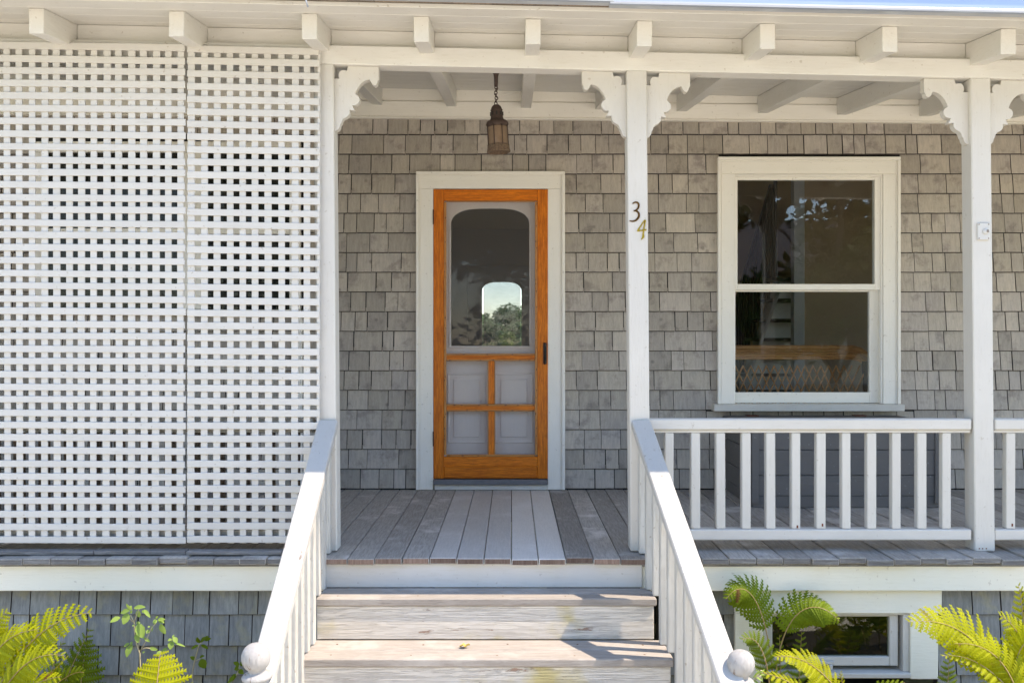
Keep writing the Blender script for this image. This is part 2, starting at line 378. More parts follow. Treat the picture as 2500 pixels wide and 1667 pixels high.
# shingle courses
HC = .1386
OPEN = [(-.668, .366, -1, 2.232), (1.462, 2.738, .552, 2.340), (-3.40, -1.475, 1.24, 2.46), (-1.55, -1.475, 0, 2.5)]
def shingle_meshes(mat, n=6):
    out = []
    for k in range(n):
        rr = random.Random(k + 3); cut = [rr.uniform(-.007, .007) for _ in range(4)]
        xs = [0, .33, .67, 1]; e = .036
        rows = [[(x, -.006, cut[i]) for i, x in enumerate(xs)], [(x, -.013, cut[i]) for i, x in enumerate(xs)], [(x, -.0245, cut[i] + e) for i, x in enumerate(xs)], [(x, -.004, 1.22) for x in xs]]
        V = [v for r_ in rows for v in r_]; Fc = []; mi = []
        for q in range(3):
            for i in range(3):
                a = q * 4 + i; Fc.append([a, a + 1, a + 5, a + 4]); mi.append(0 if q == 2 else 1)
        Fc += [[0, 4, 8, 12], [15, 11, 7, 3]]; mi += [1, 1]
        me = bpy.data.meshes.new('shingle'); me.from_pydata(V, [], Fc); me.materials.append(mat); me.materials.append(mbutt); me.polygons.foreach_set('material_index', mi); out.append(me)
    return out
def place_shingles(parent, parts, mat, yoff, limit, rank):
    ms = shingle_meshes(mat)
    lst = sorted(parts, key=rank, reverse=True); V = []; Fc = []; mi = []
    for q, (x0, x1, z0, h) in enumerate(lst):
        k = random.randrange(len(ms)); wd = x1 - x0; dz = random.uniform(-.0008, .0008); dy = random.uniform(-.002, 0.001)
        if q < limit:
            o = bpy.data.objects.new('shingle', ms[k]); COL.objects.link(o); o.parent = parent
            o.location = Vector((x0, yoff + dy, z0 + dz)) - LOC[parent]; o.scale = (wd, 1, h); o.rotation_euler.y = R(random.gauss(0, .06))
        else:
            n = len(V); V += [(x0 + v.co.x * wd, yoff + dy + v.co.y, z0 + dz + v.co.z * h) for v in ms[k].vertices]
            Fc += [[i + n for i in p.vertices] for p in ms[k].polygons]; mi += [p.material_index for p in ms[k].polygons]
    if V:
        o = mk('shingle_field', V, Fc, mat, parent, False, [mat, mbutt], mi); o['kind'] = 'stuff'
def courses(x0, x1, zs, opens, wmin, wmax):
    out = []
    for (z0, h) in zs:
        spans = [(x0, x1)]
        for (a, b, c, d) in opens:
            if z0 + h * .8 > c and z0 + .015 < d:
                ns = []
                for s, e in spans:
                    if b <= s or a >= e: ns.append((s, e)); continue
                    if a > s: ns.append((s, a))
                    if b < e: ns.append((b, e))
                spans = ns
        for s, e in spans:
            x = s
            while x < e - .004:
                wd = random.choice((random.uniform(wmin * 1.1, wmax * 1.05), random.uniform(wmin, wmin * 2.1)))
                nx = x + wd
                if e - nx < .045: nx = e
                nx = min(nx, e); g = random.choice((.003, .0045, .006, .0075))
                hh = h
                for (a, b, c, d) in opens:                # shorten under a sill
                    if x < b and nx > a and z0 < c < z0 + h * 1.2: hh = min(hh, (c - z0) / 1.22)
                out.append((x + g / 2, nx - g / 2, z0, hh)); x = nx
    return out
sh = courses(-4.4, 5.0, [(.006 + HC * k, HC) for k in range(19)], OPEN, .075, .215)
def vis(s):
    x0, x1, z0, h = s; a0 = max(x0, -1.24); a1 = min(x1, 3.62); v = max(0, a1 - a0)
    if z0 < .15 and 1.5 < (x0 + x1) / 2 < 2.9: v *= .2
    for p0, p1 in ((.815, .965), (3.27, 3.42)): v -= max(0, min(x1, p1) - max(x0, p0))
    return v * h
wall = part('wall', (0, 0, 0), house)
place_shingles(wall, sh, mshing, 0, 300, vis)

# frieze and ceiling closure on the wall
tiltw = lambda v: Vector((v.x, v.y, v.z - .009 * v.x))
box('frieze_board', mcream, house, (-4.5, -.045, 2.618), (5.1, -.006, 2.728), .004, tiltw)
box('frieze_bead', mcream, house, (-4.5, -.052, 2.606), (5.1, -.004, 2.6165), .003, tiltw)
box('frieze_upper_board', mcream, house, (-4.5, -.030, 2.731), (5.1, -.004, 2.95), .003, tiltw)

# doorway
def casing(parent, x0, x1, z0, z1, wd, mat, matx, yf=-.047, band=True):
    box('casing_jamb', mat, parent, (x0, yf, z0), (x0 + wd, -.002, z1 - wd), .003)
    box('casing_jamb', mat, parent, (x1 - wd, yf, z0), (x1, -.002, z1 - wd), .003)
    box('casing_head', matx, parent, (x0, yf - .001, z1 - wd + .0005), (x1, -.002, z1), .003)
    if band:
        multi('casing_moulding', mat, parent, [((x0 - .002, yf - .014, z0), (x0 + .020, yf + .001, z1 - .021)), ((x1 - .020, yf - .014, z0), (x1 + .002, yf + .001, z1 - .021)),
              ((x0 - .002, yf - .0145, z1 - .020), (x1 + .002, yf + .001, z1 + .002)), ((x0 + .024, yf - .005, z0), (x0 + .031, yf + .001, z1 - .033)),
              ((x1 - .031, yf - .005, z0), (x1 - .024, yf + .001, z1 - .033)), ((x0 + .024, yf - .005, z1 - .032), (x1 - .024, yf + .001, z1 - .025))], .003)
dw = part('door_casing', (-.15, 0, 0), house)
casing(dw, -.672, .370, .004, 2.236, .119, mcreamz, mcream)
multi('jamb_lining', mcreamz, dw, [((-.556, -.045, .03), (-.5535, .11, 2.12)), ((.2525, -.045, .03), (.256, .11, 2.12)), ((-.556, -.045, 2.1185), (.256, .11, 2.121))], .0005)
box('threshold', msill, dw, (-.552, -.075, .042), (.252, .12, .078), .004)
box('threshold_board', mwx, dw, (-.545, -.052, .003), (.250, -.004, .0405), .003)

# orange screen door
sd = part('screen_door', (-.15, -.04, .08), house)
dd = 6.63
def sx(px): return X(px, dd)
def sz(py): return Z(py, dd)
y0, y1 = -.050, -.018
SD0, SD1, ST, SB = -.5515, .2515, 2.113, .083
box('stile', mor, sd, (SD0, y0, SB), (sx(1084), y1, ST), .003)
box('stile', mor, sd, (sx(1312), y0, SB), (SD1, y1, ST), .003)
box('top_rail', morx, sd, (sx(1084) + .0005, y0 + .001, sz(490)), (sx(1312) - .0005, y1, ST - .001), .003)
box('bottom_rail', morx, sd, (sx(1084) + .0005, y0 + .001, sz(1136.5)), (sx(1312) - .0005, y1, sz(1113.5)), .002)
box('kick_board', morx, sd, (sx(1084) + .0005, y0 - .003, SB + .001), (sx(1312) - .0005, y1, sz(1136.5) - .0005), .006)
box('lock_rail', morx, sd, (sx(1090) + .0005, y0 + .002, sz(878)), (sx(1306) - .0005, y1, sz(865)), .003)
box('cross_rail', morx, sd, (sx(1090) + .0005, y0 + .002, sz(1001)), (sx(1306) - .0005, y1, sz(988)), .003)
for a, b in ((1110, 1003), (985.5, 880.5)):
    box('muntin', mor, sd, (sx(1193), y0 + .003, sz(a)), (sx(1207), y1, sz(b)), .003)
for a, b in ((1084.2, 1090), (1306, 1311.8)):
    box('bead', mbead, sd, (sx(a), y0 - .004, sz(1110)), (sx(b), y0 + .012, sz(493)), .003)
for nm, a, b in (('bead', 493.2, 490.3), ('bead', 867, 862.5), ('bead', 880.5, 876.5), ('bead', 990, 985.5), ('bead', 1003, 999.5), ('bead', 1113.2, 1108)):
    box(nm, mbeadx, sd, (sx(1090.2), y0 - .0035, sz(a)), (sx(1305.8), y0 + .012, sz(b)), .002)
for a, b in ((1190.7, 1193.6), (1206.4, 1209.3)):
    for c, e in ((1107.5, 1003.5), (985, 881)):
        box('bead', mbead, sd, (sx(a), y0 - .003, sz(c)), (sx(b), y0 + .012, sz(e)), .002)
nails = []
rn = random.Random(4)
for k in range(34):
    for a in (1087, 1309):
        if rn.random() < .7:
            z = sz(500 + k * 18 + rn.uniform(-6, 6)); x = sx(a) + rn.uniform(-.004, .004); s = rn.uniform(.0025, .005)
            nails.append(((x - s * .6, y0 - .0055, z - s), (x + s * .6, y0 - .003, z + s)))
for zz in (864.5, 878.6, 988, 1001, 1110.6):
    for k in range(7):
        if rn.random() < .75:
            x = sx(1100 + k * 32 + rn.uniform(-12, 12)); s = rn.uniform(.003, .007); z = sz(zz)
            nails.append(((x - s, y0 - .005, z - .003), (x + s, y0 - .0028, z + .003)))
multi('nail_head', mblack, sd, nails, .0005)['kind'] = 'stuff'
for a, b, c, e in ((1089, 1307, 491, 866), (1089, 1194, 879, 989), (1206, 1307, 879, 989), (1089, 1194, 1000, 1112), (1206, 1307, 1000, 1112)):
    box('insect_screen', mscreen, sd, (sx(a), -.0275, sz(e)), (sx(b), -.0270, sz(c)), .0001)
hd = tube('door_handle', mblack, sd, [P(1330, 838, 6.59), P(1331, 846, 6.555), P(1330.5, 862, 6.555), P(1330.5, 876, 6.575), P(1330, 888, 6.60)], .007, 8)
box('door_latch_plate', mblack, sd, (sx(1326), y0 - .006, sz(888)), (sx(1334.5), y0 + .002, sz(836)), .002)
for py in (530, 1070):
    box('hinge', mrust, sd, (SD0 - .005, y0 - .006, sz(py + 18)), (SD0 + .003, y0 - .0005, sz(py - 18)), .002)

# gray inner door with arched light
def arched(cx, x0, x1, zb, zs, zt, n=22):      # points along the arch from right spring to left spring
    hw = (x1 - x0) / 2; out = []
    for k in range(n + 1):
        a = math.pi * k / n; e = .62
        c, s = math.cos(a), math.sin(a)
        out.append((cx + hw * math.copysign(abs(c) ** e, c), zs + (zt - zs) * abs(s) ** .95))
    return out
def arch_door(parent, name, x0, x1, z0, z1, gx0, gx1, gz0, gzs, gzt, ya, yb, mat, panel=True):
    d = part(name, ((x0 + x1) / 2, ya, z0), parent); cx = (gx0 + gx1) / 2
    A = arched(cx, gx0, gx1, gz0, gzs, gzt)
    outer = []
    inner = [(gx1, gz0)] + A + [(gx0, gz0)]
    # frame as a loop of quads between the opening and the leaf outline
    outl = [(x1, z0)]
    for (ax, az) in A:
        dx, dz = ax - cx, az - gz0 - (gzt - gz0) * .45
        tx = ((x1 - cx) if dx > 0 else (cx - x0)) / max(abs(dx), 1e-5); tz = (z1 - gz0 - (gzt - gz0) * .45) / max(dz, 1e-5) if dz > 0 else 1e9
        tt = min(tx, tz); outl.append((cx + dx * tt, gz0 + (gzt - gz0) * .45 + dz * tt))
    outl.append((x0, z0))
    n = len(inner); V = []; Fc = []
    for yy in (ya, yb):
        V += [(x, yy, z) for x, z in inner] + [(x, yy, z) for x, z in outl]
    for i in range(n):
        j = (i + 1) % n
        Fc += [[i, j, n + j, n + i], [2 * n + j, 2 * n + i, 3 * n + i, 3 * n + j], [j, i, 2 * n + i, 2 * n + j], [n + i, n + j, 3 * n + j, 3 * n + i]]
    # corners beyond the arc
    for sxx in (x0, x1):
        k = len(V); V += [(sxx, ya + .0001, z1), (sxx, yb - .0001, z1)]
    mk('door_leaf', V, Fc, mat, d)
    multi('glass_stop', mat, d, [((gx0 - .014, ya - .008, gz0 - .014), (gx1 + .014, ya + .004, gz0 - .0005)), ((gx0 - .014, ya - .008, gz0), (gx0 - .0005, ya + .004, gzs)), ((gx1 + .0005, ya - .008, gz0), (gx1 + .014, ya + .004, gzs))], .002)
    gp = [(gx1 + .004, gz0 - .004), *[(cx + (x - cx) * 1.01, z + .004) for x, z in A], (gx0 - .004, gz0 - .004)]
    ym = (ya + yb) / 2
    prism('glass_pane', mdoorglass, d, gp, ym - .0015, ym + .0015)
    return d
idr = arch_door(house, 'inner_door', -.552, .252, .079, 2.12, X(1102, 6.74), X(1292, 6.74), Z(844, 6.74), Z(548, 6.74), Z(511, 6.74), .012, .050, mdoor)
for a, b in ((1098, 1182), (1212, 1297)):
    xa, xb, za, zb = X(a, 6.73), X(b, 6.73), Z(1075, 6.73), Z(914, 6.73)
    multi('panel_moulding', mdoor, idr, [((xa - .012, .004, za - .012), (xb + .012, .014, za)), ((xa - .012, .004, zb), (xb + .012, .014, zb + .012)), ((xa - .012, .004, za + .0005), (xa, .014, zb - .0005)), ((xb, .004, za + .0005), (xb + .012, .014, zb - .0005))], .003)
    box('raised_panel', mdoor, idr, (xa + .030, .002, za + .030), (xb - .030, .0135, zb - .030), .008)
# back wall with the rear door
box('rear_wall', minter, house, (-4.6, 6.4, -.3), (-.62, 6.55, 2.7), .001)
box('rear_wall', minter, house, (.24, 6.4, -.3), (5.2, 6.55, 2.7), .001)
box('rear_wall', minter, house, (-.621, 6.401, 2.1), (.241, 6.549, 2.7), .001)
bx0, bx1 = X(1177, 13.1), X(1273, 13.1)
box('rear_dimmer', mrdimmer, house, (-.40, 6.52, .75), (.12, 6.5205, 1.95), .0001)  # added sheet that dims the sky behind the rear door glass
arch_door(house, 'rear_door', -.62, .24, 0, 2.12, bx0, bx1, .80, Z(710, 13.1), Z(688, 13.1), 6.43, 6.48, minter)

# double-hung window
wn = part('sash_window', (2.1, 0, .55), house)
dwn = 6.63
wx = lambda p: X(p, dwn); wz = lambda p: Z(p, dwn)
casing(wn, wx(1752), wx(2195.5), wz(985), wz(384.5), .118, mcreamz, mcream)
box('sill', mwx, wn, (X(1743, 6.57), -.105, Z(1003.5, 6.57)), (X(2208, 6.57), .02, Z(986.5, 6.57)), .004)
multi('jamb_lining', mcreamz, wn, [((wx(1791), -.040, wz(984)), (wx(1795), .12, wz(425))), ((wx(2150), -.040, wz(984)), (wx(2154), .12, wz(425))), ((wx(1795), -.040, wz(431)), (wx(2150), .12, wz(426)))], .001)
def sash(nm, x0, x1, z0, z1, sl_, sr, rb, rt, y):
    s = part(nm, ((x0 + x1) / 2, y, z0), wn)
    box('sash_stile', mcreamz, s, (x0, y, z0), (x0 + sl_, y + .034, z1), .002); box('sash_stile', mcreamz, s, (x1 - sr, y, z0), (x1, y + .034, z1), .002)
    box('sash_rail', mcream, s, (x0 + sl_ + .0003, y + .0005, z0), (x1 - sr - .0003, y + .0335, z0 + rb), .002)
    box('sash_rail', mcream, s, (x0 + sl_ + .0003, y + .0005, z1 - rt), (x1 - sr - .0003, y + .0335, z1), .002)
    box('pane', mglass, s, (x0 + sl_ - .004, y + .016, z0 + rb - .004), (x1 - sr + .004, y + .019, z1 - rt + .004), .0005)
sash('upper_sash', wx(1794.6), wx(2150.6), wz(707), wz(431), .019, .040, .041, .022, -.030)
sash('lower_sash', wx(1794.6), wx(2150.6), wz(984), wz(704), .012, .064, .075, .020, .008)

# pair of windows behind the lattice
for nm, a, b in (('side_window', -3.38, -2.27), ('side_window', -2.24, -1.49)):
    wv = part(nm, ((a + b) / 2, 0, 1.25), house)
    casing(wv, a, b, 1.27, 2.45, .075, mcreamz, mcream, -.045, False)
    box('sill', mwx, wv, (a - .01, -.08, 1.232), (b + .01, -.002, 1.268), .003)
    box('meeting_rail', mcream, wv, (a + .075, -.036, 1.80), (b - .075, -.006, 1.84), .002)
    box('pane', mdglass, wv, (a + .075, -.012, 1.27), (b - .075, -.008, 2.375), .0005)
box('corner_board', mcreamz, house, (-1.548, -.045, .005), (-1.477, -.003, 1.228), .003)

# interior seen through the glass: stair, stair rail, wall board
sr = part('staircase', (2.6, 2.8, 0), house)
for i in range(1, 14):
    d = 9.4 + .24 * (6 - i) - D0
    if d < 1.93: break
    box('step', mdarkw, sr, (2.33, d - .245, .18 * i - .03), (3.5, d + .02, .18 * i), .004)
    box('step_riser', mstairw, sr, (2.40, d - .012, .18 * i - .18), (3.5, d, .18 * i - .031), .002)
    for q in (0, 1):
        box('baluster', mdarkw, sr, (2.365, d - .06 - .12 * q, .18 * i), (2.395, d - .03 - .12 * q, .18 * i + .80 + .09 * q), .003)
prism_pts = []
V = []; Fc = []
st = [(2.62 + 1.44 - .24 * i, .18 * i) for i in range(0, 10)]
for (yy, zz) in st: V += [(2.40, yy, zz - .16), (2.40, yy, zz + .02), (2.43, yy, zz - .16), (2.43, yy, zz + .02)]
for k in range(len(st) - 1):
    a = 4 * k; Fc += [[a, a + 4, a + 5, a + 1], [a + 2, a + 3, a + 7, a + 6], [a + 1, a + 5, a + 7, a + 3], [a, a + 2, a + 6, a + 4]]
mk('stringer', V, Fc, mstairw, sr)
bar('handrail', mdarkw, sr, (2.38, 2.62 + 1.44 - .24, .18 + .88), (2.38, 1.95, .18 + .88 + .18 * 7.8), .05, .05)
box('newel', mdarkw, sr, (2.33, 4.0, 0), (2.43, 4.1, 1.25), .004)
box('room_wall', minter, house, (2.565, 1.60, 0), (3.55, 1.66, 2.6), .003)
box('room_trim', mstairw, house, (2.47, 1.585, 0), (2.563, 1.68, 2.6), .003)

# wicker settee behind the window
ws = thing('wicker_settee', 'brown wicker settee with diamond back seen through the window', 'settee', (2.1, .8, 0))
def spath(px, py, d): return P(px, py, d)
top = [P(px, 848 + (0 if px < 2080 else (px - 2080) ** 2 * .012), 7.25) for px in range(1700, 2141, 20)] + [P(2150, 925, 7.25), P(2152, 990, 7.25)]
tube('rim', mwick, ws, top, .020, 8)
for k in range(4):
    tube('woven_band', mwick, ws, [p - Vector((0, -.004 * k, .026 + .019 * k)) for p in top[:-3]], .011, 6)
tube('end_post', mwickd, ws, [P(2118, 880, 7.26), P(2125, 960, 7.26), P(2130, 1150, 7.26)], .05, 8)
gs = []
for k in range(-8, 30):
    x0 = X(1700 + k * 19, 7.25)
    for sgn in (1, -1):
        a = Vector((x0, .585 + .004 * sgn, .86)); b = Vector((x0 + sgn * .20, .585 + .004 * sgn, .42))
        if 1.35 < min(a.x, b.x) and max(a.x, b.x) < 2.78:
            tube('cane', mwick, ws, [a, (a + b) / 2, b], .0065, 5)
box('seat', mwickd, ws, (1.42, .62, .38), (2.78, 1.15, .46), .02)
for xx in (1.46, 2.74):
    for yy in (.66, 1.10): box('leg', mwickd, ws, (xx - .025, yy - .025, -.004), (xx + .025, yy + .025, .38), .005)

# ------------------------------------------------------------------ porch
porch = thing('front_porch', 'white painted porch with gray plank floor, square posts and exposed rafters', 'porch', (0, -2.1, 0))
yE = 4.545 - D0
deck = part('deck', (0, -1.1, 0), porch)
x = -4.3; k = 0
paint_set = []
while x < 4.6:
    wd = random.uniform(.124, .136)
    if -.95 < x < .66: wd = .1318
    px = 1250 + (x + wd / 2) * F / 4.545
    m = (mdeckq if x > -.06 else mdeckp) if (-.43 < x + wd / 2 < .22) else mdeck
    zz = random.uniform(-.0015, .0015); e = random.uniform(-.012, .010)
    dr = random.uniform(-.006, .003)
    def wp(v, zz=zz, dr=dr): return Vector((v.x, v.y, v.z + zz + (dr if v.y < yE + .1 else 0)))
    V, Fc = box_geo((x + .0018, yE + e, -.030), (x + wd - .0018, -.004, 0), .0035)
    # one more cross cut for the drooping front
    mk('floor_board', [wp(Vector(v)) for v in V], Fc, m, deck, False, [m, mendg if -.95 < x < .66 else mledge], [1 if q == 1 else 0 for q in range(len(Fc))])
    x += wd
roofw = lambda v: Vector((v.x, v.y, v.z - .0215 * v.x))
yP = 4.69 - D0                                   # front plane of posts and beam
box('beam', mex, porch, (-4.4, yP + .001, ZC + 1.361), (7.4, yP + .105, ZC + 1.456), .004, roofw)
# rafters
SL = .113
TOPZ = lambda d: ZC + 1.5086 + SL * (d - 4.40)
raf = [69, 412, 737, 1010, 1283, 1555, 1855, 2154, 2443]
rx = [X(p, 4.40) for p in raf]; rx = [rx[0] - .66] + rx + [rx[-1] + .58, rx[-1] + 1.16, rx[-1] + 1.74, rx[-1] + 2.32]
for x in rx:
    def rw(v): 
        d = v.y + D0; return Vector((v.x, v.y, v.z + TOPZ(d) - .0215 * (x + .035)))
    V = []; Fc = []
    hgt = .119
    yb = random.uniform(-.006, .006); lean = random.uniform(-.004, .004)
    V, Fc = box_geo((x, 4.40 - D0 + yb, -hgt), (x + .071, -.034, -.0006), .003, rw)
    mk('rafter', [Vector((v.x + lean * (v.z - 2.5) * 4, v.y, v.z)) for v in V], Fc, mey, porch)
for i in range(len(rx) - 1):
    a, b = rx[i] + .0715, rx[i + 1] - .0005
    box('blocking', mex, porch, (a, yP + .05, ZC + 1.4575), (b, yP + .075, TOPZ(4.74) - .0008), .002, roofw)
# ceiling boards above the rafters
y = 4.235 - D0; n = 0
roof = part('porch_roof', (0, -1.1, 2.6), porch)
while y < -.03:
    wd = .138 if n else .15
    a, b = y, min(y + wd - .002, -.031)
    def cw(v):
        return Vector((v.x, v.y, v.z + TOPZ(v.y + D0) - .0215 * v.x))
    box('ceiling_board', mex, roof, (-4.5, a, .0004), (7.6, b, .020), .002, cw); y += wd; n += 1
# roof deck shingles along the eave, each butt visible
x = -4.5
while x < 7.4:
    wd = random.uniform(.10, .2); jj = random.uniform(-.008, .006)
    V, Fc = box_geo((x + .001, 4.215 - D0 + jj, .0215), (x + wd - .001, 4.5 - D0, .034), .001, cw)
    mk('roof_shingle', V, Fc, mroofsh, roof); x += wd
V, Fc = box_geo((-4.6, 4.22 - D0, .037), (7.6, .05, .06), .001, cw); mk('roof_covering', V, Fc, mdkroof, roof)
# metal gutter: two lengths, profile in y,z swept along x
def gutter(x0, x1, dz, dy):
    prof = [(4.205, .016), (4.150, .010), (4.138, .013), (4.134, .021), (4.142, .030), (4.148, .075), (4.140, .082), (4.146, .090), (4.150, .165), (4.205, .163)]
    V = []; Fc = []; n = len(prof)
    for xx in (x0, x1):
        for d, z in prof: V.append(Vector((xx, d - D0 + dy, TOPZ(4.235) + z + dz - .0225 * xx)))
    for i in range(n): j = (i + 1) % n; Fc.append([i, j, n + j, n + i])
    Fc += [list(range(n)), list(range(n, 2 * n))[::-1]]
    bm = bmesh.new(); me = bpy.data.meshes.new('g'); me.from_pydata(V, [], Fc); bm.from_mesh(me); bmesh.ops.recalc_face_normals(bm, faces=bm.faces); bm.verts.index_update()
    V = [v.co.copy() for v in bm.verts]; Fc = [[v.index for v in q.verts] for q in bm.faces]; bm.free()
    return mk('gutter', V, Fc, mgut, roof)
gutter(-4.6, X(1499, 4.14), 0, 0); gutter(X(1490, 4.14), 7.6, -.008, .006)
tube('gutter_spike', mgut, roof, [P(742, -18, 4.10), P(752, 18, 4.12)], .004, 6)

box('light_block_wall', mskshing, porch, (-4.42, -2.0, 0.002), (-4.36, -.03, 2.45), .004)  # unseen wall added to darken the space behind the lattice
# posts with brackets
BR = [(225, 590), (303, 590), (290, 560), (290, 525), (302, 485), (330, 457), (368, 450), (400, 455), (420, 464), (436, 415), (440, 385),
      (930, 385), (930, 600), (913, 602), (913, 625), (900, 662), (875, 684), (845, 678), (818, 650), (806, 620), (785, 592), (735, 603), (690, 625), (640, 668), (600, 720), (570, 775), (552, 830),
      (575, 842), (602, 862), (618, 890), (622, 922), (610, 960), (585, 990), (548, 1008), (503, 1010), (520, 1050), (545, 1092), (500, 1092), (458, 1085), (462, 1115), (455, 1150), (435, 1182), (403, 1205),
      (362, 1225), (338, 1258), (326, 1300), (306, 1330), (300, 1370), (278, 1400), (250, 1420), (225, 1428)]
posts = []
def post(pxt, pxb, brs, label=None):
    xt, xb = X(pxt, 4.69), X(pxb, 4.69); zt = ZC + 1.361 - .0215 * xt
    f = lambda v: Vector((v.x + xb + (xt - xb) * (v.z / zt), v.y, v.z))
    p = box('post', mwz, porch, (0, yP, .001), (.0995, yP + .108, zt - .0005), .005, f)
    for sgn in brs:
        pts = []
        for (u, v) in BR:
            dx = (u - 225) / 3200; dz = -(v - 385) / 3200
            bx = (xt + .0995 + .0005 + dx) if sgn > 0 else (xt - .0005 - dx)
            bx += (xb - xt) * (-dz / zt); bz = zt - .0015 + dz - .0215 * (bx - xt)
            pts.append((bx, bz))
        prism('bracket', mwz, p, pts, yP + .028, yP + .070)
    posts.append(p); return p
post(765, 774, (1,)); post(1530, 1540, (-1, 1)); post(2370, 2381, (-1, 1))
multi('rusty_nail', mrusth, posts[2], [((X(q, 4.69) - .003, yP - .0012, Z(1338, 4.69) - .003), (X(q, 4.69) + .003, yP + .001, Z(1338, 4.69) + .003)) for q in (2391, 2399, 2408)], .0005)['kind'] = 'stuff'
# skirt board and skirt shingles
box('skirt_board', mskirt, porch, (-4.3, 4.585 - D0, -.168), (X(795, 4.58), 4.615 - D0, -.0315), .003)
box('skirt_board', mskirt, porch, (X(1565, 4.58), 4.585 - D0, -.168), (4.6, 4.615 - D0, -.0315), .003)
box('deck_lip', mledge, porch, (-4.3, 4.572 - D0, -.046), (X(795, 4.58), 4.5845 - D0, -.0318), .002)
box('deck_lip', mledge, porch, (X(1565, 4.58), 4.572 - D0, -.046), (4.6, 4.5845 - D0, -.0318), .002)
sk = part('skirt_wall', (0, 4.68 - D0, -.95), porch)
ySK = 4.665 - D0
WIN = (X(1863, 4.66), X(2223, 4.66), Z(1653, 4.66), Z(1496, 4.66))
for a, b in ((-4.3, -.93), (.72, X(1800, 4.66)), (X(2290, 4.66), 4.6)):
    box('sheathing', mback, sk, (a, ySK, -.97), (b, ySK + .05, -.05), .001)
RS = .1345
zs = [(-.168 - .134, .1345), (-.302 - .154, .154), (-.456 - .145, .145), (-.601 - .145, .145), (-.746 - .145, .145)]
so_ = [(X(1795, 4.64), X(2300, 4.64), -.36, -.1), (X(1795, 4.64), X(2291, 4.64), -.67, -.1)]
pl = courses(-4.3, -.95, zs, [], .075, .17) + courses(.72, 4.6, zs, so_, .075, .17)
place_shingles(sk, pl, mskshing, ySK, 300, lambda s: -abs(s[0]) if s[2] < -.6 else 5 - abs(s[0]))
# cellar window
cw_ = part('cellar_window', (X(2040, 4.63), ySK, -.67), porch)
dc = 4.62; cx = lambda p: X(p, dc); cz = lambda p: Z(p, dc)
yc = dc - D0
box('casing_head', mskirt, cw_, (cx(1794.5), yc, cz(1496.5)), (cx(2300), yc + .03, cz(1428.2)), .003)
box('casing_jamb', mskirt, cw_, (cx(1794.5), yc + .001, cz(1690)), (cx(1863), yc + .031, cz(1497)), .003)
box('casing_jamb', mskirt, cw_, (cx(2223), yc + .001, cz(1657)), (cx(2291), yc + .031, cz(1497)), .003)
multi('jamb_lining', mwz, cw_, [((cx(1863.2), yc + .012, cz(1640)), (cx(1876), yc + .14, cz(1499))), ((cx(2207), yc + .012, cz(1640)), (cx(2222.8), yc + .14, cz(1499))), ((cx(1876.2), yc + .012, cz(1502)), (cx(2206.8), yc + .14, cz(1497.2)))], .002)
box('sash_stile', mwz, cw_, (cx(1876.5), yc + .030, cz(1629)), (cx(1890), yc + .065, cz(1502)), .003)
box('sash_stile', mwz, cw_, (cx(2178), yc + .030, cz(1629)), (cx(2199), yc + .065, cz(1502)), .003)
box('sash_rail', mwx, cw_, (cx(1890.3), yc + .031, cz(1629)), (cx(2177.7), yc + .064, cz(1607)), .003)
box('sash_rail', mwx, cw_, (cx(1890.3), yc + .031, cz(1508)), (cx(2177.7), yc + .064, cz(1502)), .002)
box('pane', mbglass, cw_, (cx(1889), yc + .046, cz(1608)), (cx(2179), yc + .049, cz(1506)), .0005)
box('sill', mwx, cw_, (cx(1863), yc - .012, cz(1653)), (cx(2222.5), yc + .14, cz(1640.5)), .004)
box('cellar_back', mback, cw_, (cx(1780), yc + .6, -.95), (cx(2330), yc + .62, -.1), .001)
multi('sash_latch', mplate, cw_, [((cx(1996), yc + .012, cz(1622)), (cx(2040), yc + .030, cz(1615))), ((cx(2026), yc + .004, cz(1634)), (cx(2034), yc + .02, cz(1622.2)))], .002)
# ledge strips under the lattice
for a, b in ((-4.2, X(232, 4.62)), (X(233, 4.62), X(456, 4.62)), (X(457, 4.62), X(690, 4.62))):
    box('ledge_strip', mledge, porch, (a, 4.60 - D0, .002), (b, 4.66 - D0, .020 + random.uniform(0, .004)), .004)

